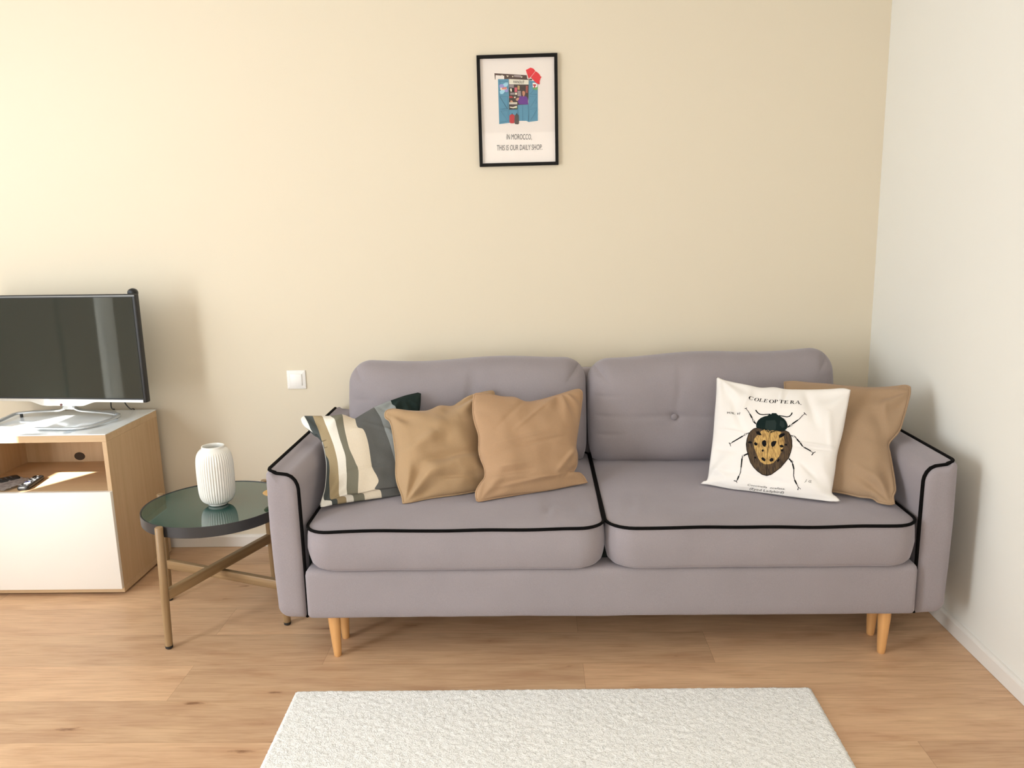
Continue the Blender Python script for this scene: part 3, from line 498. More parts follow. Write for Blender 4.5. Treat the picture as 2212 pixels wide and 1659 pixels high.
# back cushions
def back_cushion(x0, x1, seed, ztl, ztr, btn):
    N_, K_ = 150, 90; hx = (x1-x0)/2; cx = (x0+x1)/2; zb = .455
    bm = bmesh.new()
    def bx(u, v):        # u,v in -1..1 -> outline in x,z : squircle-like rounded rectangle
        zt = ztl+(ztr-ztl)*(u*.5+.5)+.006*math.sin(u*5+seed)
        hz = (zt-zb)/2; cz = (zt+zb)/2
        rx = .085
        # shrink corners
        cu = max(0, abs(u)*hx-(hx-rx))/rx; cv = max(0, abs(v)*hz-(hz-rx))/rx
        if cu > 0 and cv > 0:
            mx = max(cu, cv); L_ = math.hypot(cu, cv); k = mx/L_
            cu2, cv2 = cu*k, cv*k
            if v < 0: cu2 = cu2*.5+cu*.5; cv2 = cv2*.5+cv*.5
            X_ = math.copysign(hx-rx+rx*cu2, u); Z_ = math.copysign(hz-rx+rx*cv2, v)
        else: X_, Z_ = u*hx, v*hz
        return cx+X_*(1+.006*math.cos(v*2)), cz+Z_
    def prof(u, v, p=3.2, q=.42): return max(0, (1-abs(u)**(p*2.4))*(1-abs(v)**p))**q
    def sp_(t): return math.sin(t*math.pi/2)
    F, Bk = [], []
    for j in range(K_+1):
        fr, br = [], []
        for i in range(N_+1):
            u, v = sp_(-1+2*i/N_), sp_(-1+2*j/K_)
            x, z = bx(u, v); t = (z-zb)/(.88-zb)
            ymid = -.270+.075*t         # leans back towards the wall
            th = .130*prof(u, v)
            w = .008*noise.noise(Vector((x*4+seed, z*4, 0)))+.0015*noise.noise(Vector((x*18, z*9, seed)))
            if btn:
                d = math.hypot(x-btn[0], (z-btn[1])*1.0)
                w -= .010*math.exp(-(d/.022)**2)+.018*math.exp(-(d/.13)**2)
                w -= .004*math.exp(-((z-btn[1]-.004)/.010)**2)*math.exp(-((x-btn[0])/.22)**2)
                for fx, sl, l, a in ((btn[0]+.035, .18, .10, .005), (btn[0]+.018, .10, .12, .005), (btn[0]+.052, .2, .07, .003)):
                    w -= a*math.exp(-((x-fx-sl*(z-.80))/.008)**2)*math.exp(-((z-.80)/l)**2)
            for s_, (ex) in ((1, x1), (-1, x0)):
                for zz, l, a in ((.585, .06, .006), (.655, .05, .005), (.73, .06, .006), (.79, .035, .005)):
                    dd = abs(x-ex)
                    w -= a*math.exp(-((z-zz+.10*s_*(dd-.05)*.5)/.006)**2)*math.exp(-((dd-.045)/l)**2)
            edge = prof(u, v, 2, .6)
            fr.append(bm.verts.new((x, ymid-th-w*min(1, edge*1.5), z)))
            if 0 < i < N_ and 0 < j < K_: br.append(bm.verts.new((x, ymid+th*.6, z)))
            else: br.append(fr[-1])
        F.append(fr); Bk.append(br)
    for j in range(K_):
        for i in range(N_):
            bm.faces.new((F[j][i], F[j][i+1], F[j+1][i+1], F[j+1][i]))
            q = (Bk[j][i], Bk[j+1][i], Bk[j+1][i+1], Bk[j][i+1])
            if len(set(q)) == 4 and not all(a in (F[j][i], F[j][i+1], F[j+1][i+1], F[j+1][i]) for a in q):
                bm.faces.new(q)
    c = sp('back_cushion', bm, M['fabric'], smooth=180)
    # vertical seams of the boxed sides
    bm = bmesh.new()
    bb = bmesh.new()
    yb = -.270+.075*((btn[1]-zb)/(.88-zb))-.130+.0185
    lathe(bb, [(0, .0022), (.008, .0018), (.0112, .0002), (.0122, -.002), (.0115, -.006)], n=28)
    bmesh.ops.rotate(bb, verts=bb.verts, matrix=Matrix.Rotation(R(90), 3, 'X')); bmesh.ops.translate(bb, verts=bb.verts, vec=(btn[0], yb, btn[1]))
    lo = obj('button', bb, M['fabric'], c, 50); lo.location = -SO
    return c
back_cushion(-.756, .186, 0.3, .862, .872, (-.285, .648))
back_cushion(.196, 1.152, 2.2, .862, .885, (.520, .648))
# legs
def leg(x, y, tilt=0, h=.155):
    bm = bmesh.new(); lathe(bm, [(0, 0), (.0105, 0), (.0125, .003), (.0135, .02), (.0165, .07), (.0195, .12), (.0205, h), (0, h)], n=28)
    for v in bm.verts: v.co.x += tilt*(v.co.z-h)
    o = obj('leg', bm, M['leg'], sofa, 40); o.location = Vector((x, y, 0))-SO
for x, y, t in ((-.685, -.948, -.03), (1.099, -.948, .02), (-.684, -.83, -.02), (1.112, -.83, .02), (-.68, -.14, 0), (1.10, -.14, 0)): leg(x, y, t)

# ============================================================ THROW PILLOWS
def world_tree(o):
    M_ = Matrix.Translation(SO+o.location); return BVHTree.FromPolygons([M_ @ v.co for v in o.data.vertices], [q.vertices[:] for q in o.data.polygons])
PRESS = [world_tree(o) for o in sofa.children_recursive if o.name.split('.')[0] in ('seat_cushion', 'back_cushion', 'armrest', 'button', 'piping')]
def interp(poly, a):
    P = sorted(poly)
    if a <= P[0][0]: return P[0][1]
    for p, q in zip(P, P[1:]):
        if a <= q[0]: return p[1]+(q[1]-p[1])*(a-p[0])/max(q[0]-p[0], 1e-6)
    return P[-1][1]
def pframe(D):
    P0, U, V, N = [Vector(v) for v in D['frame']]; return P0, U, V, N
def wrinkle(a, b, W, H, seed, amp, folds):
    w = amp*1.5*(.9*noise.noise(Vector((a*7+seed, b*7, seed)))+.45*noise.noise(Vector((a*19+seed, b*15, 3))))
    for k, (ca, cb) in enumerate(((0, 0), (W, 0), (0, H), (W, H))):      # creases running out of the corners
        dx, dy = a-ca, b-cb; r = math.hypot(dx, dy); th = math.atan2(dy, dx)
        w += amp*1.2*math.sin(th*9+seed*3+k)*math.exp(-((r-.07)/.06)**2)
    for (x0, y0, x1, y1, wd, am) in folds:                                 # traced folds: ridge (+) or valley (-)
        dx, dy = x1-x0, y1-y0; L2 = dx*dx+dy*dy; t = ((a-x0)*dx+(b-y0)*dy)/L2; tt = max(0, min(1, t))
        d = math.hypot(a-x0-tt*dx, b-y0-tt*dy); w += 1.25*am*math.exp(-(d/wd)**2)*math.sin(math.pi*min(1, .12+.76*tt+.0))
    return w
def pillow(name, D, T, mats, seed=1, amp=.006, folds=(), nu=96, nv=96, curves=None, piping=None, pr=.0032, backm=0, q=.55, back=.75):
    P0, U, V, N = pframe(D)
    top, bot = rs2(D['top'], nu), rs2(D['bottom'], nu)
    lef = rs2(D['left'][::-1], nv); rig = rs2(D['right'][::-1], nv)
    if lef[0] != bot[0]: lef[0] = bot[0]
    W = (bot[-1][0]-bot[0][0]+top[-1][0]-top[0][0])/2; H = (top[0][1]+top[-1][1]-bot[0][1]-bot[-1][1])/2
    C = []; colmat = []
    if curves is None:
        for j in range(nv+1):
            v = j/nv; rw = []
            for i in range(nu+1):
                u = i/nu
                rw.append(tuple((1-v)*bot[i][c]+v*top[i][c]+(1-u)*lef[j][c]+u*rig[j][c]-((1-u)*(1-v)*bot[0][c]+u*(1-v)*bot[nu][c]+(1-u)*v*top[0][c]+u*v*top[nu][c]) for c in (0, 1)))
            C.append(rw)
        colmat = [0]*nu
    else:
        cs = [lef]
        for cv in curves:
            cv = list(cv); a0 = cv[0][0]; cv[0] = (a0, interp(D['top'], a0))
            la = cv[-1][0]; nb = [(la, .020), (la+.004, .0165), (la+.020, .014)]; cv = [p for p in cv if p[1] > .026]+nb+[(la+.022, interp(D['bottom'], la+.022))]
            cs.append(rs2(cv[::-1], nv))
        cs.append(rig)
        # weld top/bottom rows to the border heights
        for k in range(1, len(cs)):
            for j in range(nv+1):
                if cs[k][j][0] < cs[k-1][j][0]+.0006: cs[k][j] = (cs[k-1][j][0]+.0006, .5*cs[k][j][1]+.5*cs[k-1][j][1])
        for j in range(nv+1):
            rw = []
            for k in range(len(cs)-1):
                n_ = 12
                for i in range(n_):
                    t = i/n_; a = cs[k][j][0]*(1-t)+cs[k+1][j][0]*t; b_ = cs[k][j][1]*(1-t)+cs[k+1][j][1]*t
                    if j == 0: b_ = interp(D['bottom'], a)
                    if j == nv: b_ = interp(D['top'], a)
                    rw.append((a, b_))
            rw.append(cs[-1][j]); C.append(rw)
        nu = len(C[0])-1; colmat = [k for k in range(len(cs)-1) for _ in range(12)]
    bm = bmesh.new(); F, Bk = [], []
    for j in range(nv+1):
        fr, br = [], []; v = 2*j/nv-1; aL, aR = C[j][0][0], C[j][-1][0]
        for i in range(nu+1):
            a, b = C[j][i]
            u = (2*i/nu-1) if curves is None else 2*(a-aL)/max(aR-aL, 1e-4)-1
            p = max(0, (1-abs(u)**2.3)*(1-abs(v)**2.3))**q
            h = T*p; w = wrinkle(a, b, W, H, seed, amp, folds)*min(1, p*1.6)
            fr.append(bm.verts.new(U*a+V*b+N*(h+w)))
            br.append(bm.verts.new(U*a+V*b-N*(h*back+.3*w)) if 0 < i < nu and 0 < j < nv else fr[-1])
        F.append(fr); Bk.append(br)
    for j in range(nv):
        for i in range(nu):
            f = bm.faces.new((F[j][i], F[j][i+1], F[j+1][i+1], F[j+1][i])); f.material_index = colmat[i]
            qd = (Bk[j][i], Bk[j+1][i], Bk[j+1][i+1], Bk[j][i+1])
            if any(x_ not in f.verts for x_ in qd):
                f2 = bm.faces.new(qd); f2.material_index = backm
    for v in bm.verts: v.co.z = max(v.co.z, .0012)      # pressed flat where it sits on the seat
    for tr_ in PRESS:                                    # soft contact: nothing pokes into the sofa or the pillow behind
        for v in bm.verts:
            w_ = P0+v.co; hit = tr_.find_nearest(w_, .06)
            if hit[0] is not None and (w_-hit[0]).dot(hit[1]) < .002: v.co = hit[0]+hit[1]*.0025-P0
    bm.normal_update(); tree = BVHTree.FromBMesh(bm)
    bm.verts.ensure_lookup_table(); bm.verts.index_update()
    PRESS.append(BVHTree.FromPolygons([P0+v.co for v in bm.verts], [[v.index for v in f.verts] for f in bm.faces]))
    lp = [F[0][i] for i in range(nu+1)]+[F[j][nu] for j in range(1, nv+1)]+[F[nv][i] for i in range(nu-1, -1, -1)]+[F[j][0] for j in range(nv-1, 0, -1)]
    return bm, tree, (P0, U, V, N), [v.co.copy() for v in lp]
def finish(name, bm, mats, fr, loop, label, pip=None, pr=.003):
    o = raw(name, bm, mats, None, 180); o.location = fr[0]
    tag(o, label, 'pillow')
    if pip:
        b = bmesh.new(); pts = loop[::2]
        for tr_ in PRESS[:-1]:
            for k, q_ in enumerate(pts):
                hit = tr_.find_nearest(fr[0]+q_, .05)
                if hit[0] is not None and (fr[0]+q_-hit[0]).dot(hit[1]) < pr+.0015: pts[k] = hit[0]+hit[1]*(pr+.0015)-fr[0]
        tube(b, pts, pr, 7, closed=True); b.verts.index_update(); PRESS.append(BVHTree.FromPolygons([fr[0]+v.co for v in b.verts], [[v.index for v in f.verts] for f in b.faces]))
        obj('piping', b, pip, o, 180)
    return o
def cot(n, c, **k): return mat(n, c, .9, spec=.15, bump=(220, .2, .0012), fine=(500, .06), **k)
stripe_m = [cot('white_stripe', (.80, .78, .72)), cot('slate_stripe', (.075, .085, .083)), cot('khaki_stripe', (.36, .28, .165)), cot('white_stripe_b', (.80, .76, .68)),
            cot('olive_grey_stripe', (.20, .19, .145)), cot('cream_stripe', (.74, .65, .52)), cot('dark_grey_stripe', (.122, .124, .120)), cot('light_grey_stripe', (.29, .31, .31)), cot('green_black_stripe', (.018, .030, .027))]
bm, tr, fr, loop = pillow('p', P1, .042, None, 2, .0075, [(.06, .10, .25, .11, .004, -.003), (.08, .30, .16, .36, .018, .012), (.17, .33, .2, .36, .012, -.010), (.28, .25, .34, .08, .006, .004), (.2, .3, .36, .2, .005, .003), (.25, .4, .33, .3, .005, -.003)], curves=P1['stripes'], backm=1)
finish('throw_pillow', bm, stripe_m, fr, loop, 'striped throw pillow in grey, white, khaki and slate leaning on the left armrest')
bm, tr, fr, loop = pillow('p', P2, .070, None, 5, .012, [(.05, .17, .16, .21, .02, .012), (.08, .12, .30, .13, .016, -.012), (.05, .06, .2, .09, .02, .010), (.1, .06, .26, .04, .01, -.010), (.12, .3, .2, .2, .03, .008), (.33, .22, .3, .1, .03, -.008), (.04, .345, .09, .32, .012, .012)])
finish('throw_pillow', bm, [M['tan_a']], fr, loop, 'sandy tan throw pillow with rolled corners, between the striped pillow and the smoother camel pillow', M['tan_a'], .0035)
bm, tr, fr, loop = pillow('p', P3, .060, None, 9, .006, [(.06, .10, .2, .09, .010, .006), (.04, .075, .2, .065, .010, -.007), (.08, .18, .3, .19, .006, .004), (.1, .15, .36, .165, .007, -.004), (.18, .22, .36, .32, .006, .004), (.12, .24, .3, .36, .008, -.003), (.05, .03, .3, .03, .006, .007), (.3, .05, .40, .12, .010, .009), (.33, .03, .41, .07, .008, -.008)])
finish('throw_pillow', bm, [M['tan_b']], fr, loop, 'camel throw pillow nearest the middle of the sofa, overlapping the sandy tan one', M['tan_b'], .0033)
bm, tr, fr, loop = pillow('p', P5, .050, None, 13, .009, [(-.1, .33, -.05, .22, .02, -.008), (-.12, .1, -.03, .05, .015, .01), (-.2, .3, -.2, .12, .03, -.006), (-.08, .4, -.06, .3, .01, .005)])
finish('throw_pillow', bm, [M['tan_c']], fr, loop, 'brown-camel throw pillow in the right corner, partly hidden by the white beetle pillow', M['tan_c'], .0035)

# ---- white pillow with the beetle print
GRID = .006
def cut_poly(polys):
    """flat polygons -> small pieces that can follow a curved surface"""
    bm = bmesh.new()
    for p in polys:
        q = []
        for a in p:
            if not q or (abs(a[0]-q[-1][0])+abs(a[1]-q[-1][1])) > 1e-6: q.append(a)
        if len(q) < 3: continue
        bm.faces.new([bm.verts.new((a, b, 0)) for a, b in q])
    bmesh.ops.triangulate(bm, faces=bm.faces[:], ngon_method='EAR_CLIP')
    xs = [v.co.x for v in bm.verts]; ys = [v.co.y for v in bm.verts]
    for ax_, (lo, hi) in enumerate(((min(xs), max(xs)), (min(ys), max(ys)))):
        k = math.ceil(lo/GRID)
        while k*GRID < hi:
            co = Vector((0, 0, 0)); co[ax_] = k*GRID; no = Vector((0, 0, 0)); no[ax_] = 1
            bmesh.ops.bisect_plane(bm, geom=bm.verts[:]+bm.edges[:]+bm.faces[:], dist=1e-6, plane_co=co, plane_no=no); k += 1
    return bm
def drape(dst, tree, fr, polys, mi, off):
    U, V, N = fr[1:]; src = cut_poly(polys); mp = {}
    for v in src.verts:
        o = U*v.co.x+V*v.co.y; hit = tree.ray_cast(o+N*.4, -N)
        mp[v] = dst.verts.new((hit[0] if hit[0] is not None else o)+N*off)
    for f in src.faces:
        vs = [mp[v] for v in f.verts]
        nrm = (vs[1].co-vs[0].co).cross(vs[2].co-vs[0].co)
        if nrm.dot(N) < 0: vs = vs[::-1]
        try: g = dst.faces.new(vs); g.material_index = mi
        except ValueError: pass
    src.free()
def stroke(pts, w, w2=None):
    out = []; n = len(pts); w2 = w if w2 is None else w2
    L_ = []; R_ = []
    for i, p in enumerate(pts):
        a = pts[max(i-1, 0)]; b = pts[min(i+1, n-1)]; dx, dy = b[0]-a[0], b[1]-a[1]; l = math.hypot(dx, dy) or 1
        ww = (w+(w2-w)*i/max(n-1, 1))/2
        L_.append((p[0]-dy/l*ww, p[1]+dx/l*ww)); R_.append((p[0]+dy/l*ww, p[1]-dx/l*ww))
    for i in range(n-1): out.append([L_[i], R_[i], R_[i+1], L_[i+1]])
    return out
def ring_poly(c, rx, ry, w, n=14):
    return stroke([(c[0]+rx*math.cos(2*math.pi*k/n), c[1]+ry*math.sin(2*math.pi*k/n)) for k in range(n+1)], w)
def ell(cx, cy, rx, ry, a0, a1, n=20): return [(cx+rx*math.cos(R(a0+(a1-a0)*i/n)), cy+ry*math.sin(R(a0+(a1-a0)*i/n))) for i in range(n+1)]
def band(o, i): return [[o[k], o[k+1], i[k+1], i[k]] for k in range(len(o)-1)]
def serif(ch):
    b = lambda x0, x1, y0, y1: [(x0, y0), (x1, y0), (x1, y1), (x0, y1)]
    st = lambda x: [b(x, x+.17, 0, 1), b(x-.09, x+.26, 0, .06), b(x-.09, x+.26, .94, 1)]
    if ch == 'C': return band(ell(.42, .5, .42, .53, 48, 312), ell(.46, .5, .27, .46, 48, 312))+[b(.66, .73, .70, .98), b(.66, .73, .02, .25)]
    if ch == 'O': return band(ell(.44, .5, .44, .53, 0, 360), ell(.44, .5, .26, .47, 0, 360))
    if ch == 'L': return st(.12)+[b(.2, .72, 0, .07), b(.66, .73, 0, .28)]
    if ch == 'E': return st(.12)+[b(.2, .70, 0, .07), b(.64, .71, 0, .26), b(.2, .68, .93, 1), b(.61, .68, .74, 1), b(.2, .52, .48, .54), b(.48, .54, .38, .64)]
    if ch == 'P': return st(.12)+band(ell(.30, .73, .36, .27, 90, -90), ell(.30, .73, .20, .21, 90, -90))
    if ch == 'T': return [b(.33, .50, 0, 1), b(.23, .60, 0, .06), b(.02, .81, .93, 1), b(.02, .08, .70, 1), b(.75, .81, .70, 1)]
    if ch == 'R': return st(.12)+band(ell(.30, .74, .36, .26, 90, -90), ell(.30, .74, .20, .2, 90, -90))+[[(.34, .50), (.52, .50), (.84, 0), (.64, 0)], b(.6, .95, 0, .06)]
    if ch == 'A': return [[(.36, 1), (.48, 1), (.90, 0), (.70, 0)], [(.36, 1), (.44, 1), (.17, 0), (.10, 0)], b(.2, .68, .30, .37), b(0, .28, 0, .06), b(.6, 1.0, 0, .06)]
    if ch == '.': return [b(.1, .28, 0, .16)]
    return []
def text_polys(s, p0, p1, pu, ital=0., bold=0.):
    cu = bpy.data.curves.new('t', 'FONT'); cu.body = s; cu.resolution_u = 3; cu.offset = bold; o = bpy.data.objects.new('t', cu); COL.objects.link(o)
    dg = bpy.context.evaluated_depsgraph_get(); me = bpy.data.meshes.new_from_object(o.evaluated_get(dg))
    xs = [v.co.x for v in me.vertices]; x0, wd = min(xs), max(xs)-min(xs); ch = .73
    ex = ((p1[0]-p0[0])/wd, (p1[1]-p0[1])/wd); ey = ((pu[0]-p0[0])/ch, (pu[1]-p0[1])/ch)
    out = []
    for f in me.polygons:
        out.append([(p0[0]+ex[0]*(me.vertices[i].co.x-x0+ital*me.vertices[i].co.y)+ey[0]*me.vertices[i].co.y, p0[1]+ex[1]*(me.vertices[i].co.x-x0+ital*me.vertices[i].co.y)+ey[1]*me.vertices[i].co.y) for i in f.vertices])
    bpy.data.objects.remove(o); bpy.data.meshes.remove(me); bpy.data.curves.remove(cu)
    return out
bm, tr, fr, loop = pillow('p', P4, .055, None, 21, .0065, [(.05, .34, .12, .2, .012, -.006), (.03, .2, .12, .185, .006, .004), (.29, .160, .44, .170, .006, -.006), (.29, .168, .44, .178, .005, .006), (.12, .37, .10, .26, .012, .006), (.3, .38, .36, .24, .014, -.006), (.0, .14, .10, .12, .012, -.006), (.22, .41, .23, .3, .006, .004), (.25, .41, .24, .33, .006, -.004), (.36, .07, .42, .03, .012, .008), (.33, .1, .40, .04, .008, -.006), (.02, .06, .09, .03, .01, .008), (.1, .05, .3, .03, .008, -.004), (.39, .3, .42, .12, .01, .005)])
ink = mat('print_ink_black', (.004, .004, .005), .85, spec=.2); pro = mat('print_green_black', (.004, .013, .012), .8, spec=.2); prs = mat('print_grey_green', (.016, .028, .026), .8, spec=.2)
def streaky(name, c1, c2, sc):
    m = bpy.data.materials.new(name); m.use_nodes = True; nt = m.node_tree; b = nt.nodes['Principled BSDF']; b.inputs['Roughness'].default_value = .8
    tc = nt.nodes.new('ShaderNodeTexCoord'); mp = nt.nodes.new('ShaderNodeMapping'); mp.inputs['Scale'].default_value = (sc, sc*.10, sc*.10); nt.links.new(tc.outputs['Object'], mp.inputs['Vector'])
    n = nt.nodes.new('ShaderNodeTexNoise'); n.inputs['Scale'].default_value = 1; n.inputs['Detail'].default_value = 4; nt.links.new(mp.outputs['Vector'], n.inputs['Vector'])
    r = nt.nodes.new('ShaderNodeValToRGB'); r.color_ramp.elements[0].position = .38; r.color_ramp.elements[1].position = .58
    r.color_ramp.elements[0].color = (*c1, 1); r.color_ramp.elements[1].color = (*c2, 1); nt.links.new(n.outputs['Fac'], r.inputs['Fac']); nt.links.new(r.outputs['Color'], b.inputs['Base Color']); return m
brn = streaky('print_brown', (.022, .012, .006), (.085, .048, .019), 420); gld = streaky('print_gold', (.22, .12, .035), (.60, .38, .12), 520)
o1, o2, o3 = .0007, .0011, .0015
drape(bm, tr, fr, [ART['elytra']], 3, o1)
drape(bm, tr, fr, stroke(ART['elytra']+[ART['elytra'][0]], .0022), 1, o2)
drape(bm, tr, fr, [ART['pronotum']], 2, o2)
drape(bm, tr, fr, [ART['gold']], 4, o2)
drape(bm, tr, fr, ART['sheen'], 5, o3)
drape(bm, tr, fr, stroke(ART['seam'], .0014), 1, o3)
drape(bm, tr, fr, ART['spots'], 1, o3)
for s in ART['legs']: drape(bm, tr, fr, stroke(s, .0030, .0018), 1, o1)
for s in ART['thick']: drape(bm, tr, fr, stroke(s, .0050, .0038), 1, o2)
for s in ART['ant']:
    drape(bm, tr, fr, stroke(s, .0034, .0042), 1, o1)
for c in ART['rings']:
    drape(bm, tr, fr, ring_poly(c, .0036, .0028, .0012), 1, o3)
    drape(bm, tr, fr, [[(c[0]+.0030*math.cos(k*.7), c[1]+.0022*math.sin(k*.7)) for k in range(9)]], 0, o2)
ht = abs(ART['titleup'][0][1]-ART['titleup'][1][1])*.98
T_ = ART['title']
for k, ch in enumerate('COLEOPTERA.'):
    c = T_[k] if k else (T_[0][0]+.003, T_[0][1]-.0004); a = T_[max(k-1, 0)]; b = T_[min(k+1, len(T_)-1)]; an = math.atan2(b[1]-a[1], b[0]-a[0])*.8; ca, sa = math.cos(an), math.sin(an)
    ps = [[(c[0]+((x-.45)*ca*1.3-(y-.5)*sa)*ht, c[1]+((x-.45)*sa*1.3+(y-.5)*ca)*ht) for x, y in p] for p in serif(ch)]
    drape(bm, tr, fr, ps, 1, o1)
drape(bm, tr, fr, text_polys('VOL. VI', *ART['vol'], ital=.25, bold=.01), 1, o1)
drape(bm, tr, fr, text_polys('Coccinella  ocellata.', *[(a, b+.006) for a, b in ART['c1']], ital=.3), 1, o1)
drape(bm, tr, fr, text_polys('(Eyed Ladybird)', *[(a, b+.0085) for a, b in ART['c2']], ital=.2), 1, o1)
drape(bm, tr, fr, text_polys('J. G.', *ART['sig'], ital=.4), 1, o1)
finish('throw_pillow', bm, [M['white_cotton'], ink, pro, brn, gld, prs], fr, loop, 'white cotton throw pillow printed with a large beetle and the word COLEOPTERA')

# ============================================================ FRAMED PRINT
pic = thing('framed_print', 'black-framed illustration of a blue kiosk captioned IN MOROCCO, on the cream wall', 'picture', (-.0625, 0, 1.622))
PX = -.223
bm = bmesh.new(); x0, x1, z1, fw = PX, PX+.319, .4255, .0125
oz = lambda v: v
for (a, b, c, d) in ((x0, x1, 0, fw), (x0, x1, z1-fw, z1), (x0, x0+fw, fw, z1-fw), (x1-fw, x1, fw, z1-fw)): box(bm, a+.0625, b+.0625, -.0165, -.001, c, d, .0008, 1)
obj('frame', bm, M['frame_black'], pic, None)
pm = {'brown': (.065, .032, .022), 'greige': (.30, .25, .25), 'cream': (.78, .70, .55), 'blue': (.095, .275, .40), 'sign': (.76, .72, .60), 'dark': (.055, .036, .03), 'black': (.01, .01, .01),
      'pink': (.58, .10, .14), 'gold': (.45, .30, .12), 'redb': (.50, .04, .045), 'rust': (.30, .075, .06), 'skin2': (.55, .28, .18), 'green': (.16, .40, .12), 'hair': (.05, .02, .03),
      'purple': (.13, .03, .25), 'skin': (.48, .22, .13), 'greyb': (.085, .07, .06), 'red': (.72, .02, .03), 'lilac': (.32, .30, .60), 'aqua': (.34, .62, .76), 'white': (.85, .84, .80), 'line': (.035, .12, .19)}
keys = list(pm); pmats = [M['paper']]+[mat('ink_'+k, pm[k], .6) for k in keys]; ix = {k: i+1 for i, k in enumerate(keys)}
bm = bmesh.new(); OX = PX+.0625
def flat(polys, mi, off):
    for p in polys:
        q = [a for i, a in enumerate(p) if i == 0 or abs(a[0]-p[i-1][0])+abs(a[1]-p[i-1][1]) > 1e-6]
        if len(q) > 2 and q[0] == q[-1]: q = q[:-1]
        if len(q) < 3: continue
        f = bm.faces.new([bm.verts.new((OX+a, -.0045-off, b)) for a, b in q]); f.normal_update()
        if f.normal.y > 0: f.normal_flip()
        f.material_index = mi
        if len(q) > 4: bmesh.ops.triangulate(bm, faces=[f], ngon_method='EAR_CLIP')
box(bm, OX+.008, OX+.311, -.0045, -.002, .008, .4175)
for i, (k, p) in enumerate(POSTER['shapes']): flat([p], ix[k], .00004*(i+3))
for l in POSTER['lines']: flat(stroke(l, .0009), ix['line'], .0022)
for l in POSTER['white']: flat(stroke(l, .0009), ix['white'], .0023)
flat(text_polys('ARIEL', POSTER['redtxt'][0], POSTER['redtxt'][1], POSTER['redtxt'][2], .2, .02), ix['red'], .0023)
flat(text_polys('HANOUT', *POSTER['hanout']), ix['black'], .0023)
flat(text_polys('IN MOROCCO,', *POSTER['t1']), ix['black'], .001); flat(text_polys('THIS IS OUR DAILY SHOP.', *POSTER['t2']), ix['black'], .001)
s0, s1 = POSTER['sig']
for k in range(18):
    if k in (4, 11): continue
    t = k/18; flat(stroke([(s0[0]-.0006, s0[1]+(s1[1]-s0[1])*t), (s0[0]+.001*(k % 3)/2+.0004, s0[1]+(s1[1]-s0[1])*(t+.03))], .0005), ix['greyb'], .001)
raw('print', bm, pmats, pic)
gm = clear_glass('picture_glazing', 1.3, .03)
obj('glazing', B(OX+fw, OX+.319-fw, -.0098, -.0088, fw, z1-fw), gm, pic, None)

# ============================================================ LIGHT SWITCH
sw = thing('light_switch', 'square white rocker light switch on the back wall left of the sofa', 'light switch', (-1.0405, 0, .7565))
bm = bmesh.new()
for hw, y in ((.0405, -.0002), (.0405, -.0025), (.0395, -.004), (.031, -.0085)):
    pass
rings = [[Vector((p[0], y, p[1])) for p in rrect(h, h, rr, 4)] for h, y, rr in ((.0405, -.0004, .002), (.0405, -.004, .002), (.0395, -.0055, .002), (.0300, -.0095, .001), (.0275, -.0095, .001))]
loft(bm, rings); obj('plate', bm, M['plastic_white'], sw, 30)
bm = bmesh.new(); box(bm, -.0255, .0255, -.0125, -.0095, -.0255, .0255, .001, 2)
for v in bm.verts:
    if v.co.y < -.011: v.co.y += -.0015*(v.co.x/.0255)
obj('rocker', bm, M['plastic_white'], sw, 30)

# ============================================================ TV CABINET
CX0, CX1, CYB, CYF = -2.235, -1.635, -.0712, -.4824
cab = thing('tv_cabinet', 'pale oak TV cabinet with white glass top, open shelf and white door', 'cabinet', ((CX0+CX1)/2, (CYB+CYF)/2, 0))
CO = Vector(cab.location)
def cp(name, bm, m, parent=cab, smooth=30):
    bmesh.ops.translate(bm, verts=bm.verts, vec=-CO); return obj(name, bm, m, parent, smooth)
t = .017
cp('glass_top', B(CX0, CX1, CYF-.001, CYB, .6465, .6505, .0008, 1), M['white_gloss'])
cp('top_panel', B(CX0, CX1, CYF, CYB, .620, .6464, .0006, 1), M['oak_h'])
cp('side_panel', B(CX1-t, CX1, CYF, CYB, .0365, .6198, .0006, 1), M['oak'])
cp('side_panel', B(CX0, CX0+t, CYF, CYB, .0365, .6198, .0006, 1), M['oak'])
cp('bottom_panel', B(CX0, CX1, CYF, CYB, .010, .0363, .0006, 1), M['oak_h'])
cp('back_panel', B(CX0+t, CX1-t, CYB-.012, CYB-.002, .0365, .6198), M['oak'])
cp('shelf', B(CX0+t+.0005, CX1-t-.0005, CYF+.002, CYB-.0125, .410, .428), M['oak_h'])
d = cp('door', B(CX0+.0015, CX1+.0015, CYF-.0195, CYF-.0015, .032, .4275, .0012, 2), M['door_white'])
bm = bmesh.new(); tube(bm, [(-1.985+.022*math.cos(k*math.pi/12), CYB-.0125, .452+.016*math.sin(k*math.pi/12)) for k in range(24)], .0016, 6, closed=True)
bmesh.ops.create_circle(bm, cap_ends=True, segments=24, radius=1, matrix=Matrix.Translation((-1.985, CYB-.0128, .452)) @ Matrix.Rotation(R(90), 4, 'X') @ Matrix.Diagonal((.021, .015, 1, 1)))
cp('cable_hole', bm, mat('dark_cable_opening', (.06, .04, .025), .9))
for x in (CX0+.06, CX1-.06):
    for yv in (CYF+.05, CYB-.05):
        bm = bmesh.new(); lathe(bm, [(0, .0003), (.018, .0003), (.02, .003), (.02, .0098), (0, .0098)], (x, yv, 0), 20); cp('foot', bm, M['black_soft'])
cp('sticker', B(-1.812, -1.784, -.462, -.424, .6507, .6511), mat('pale_blue_sticker', (.55, .62, .68), .6))

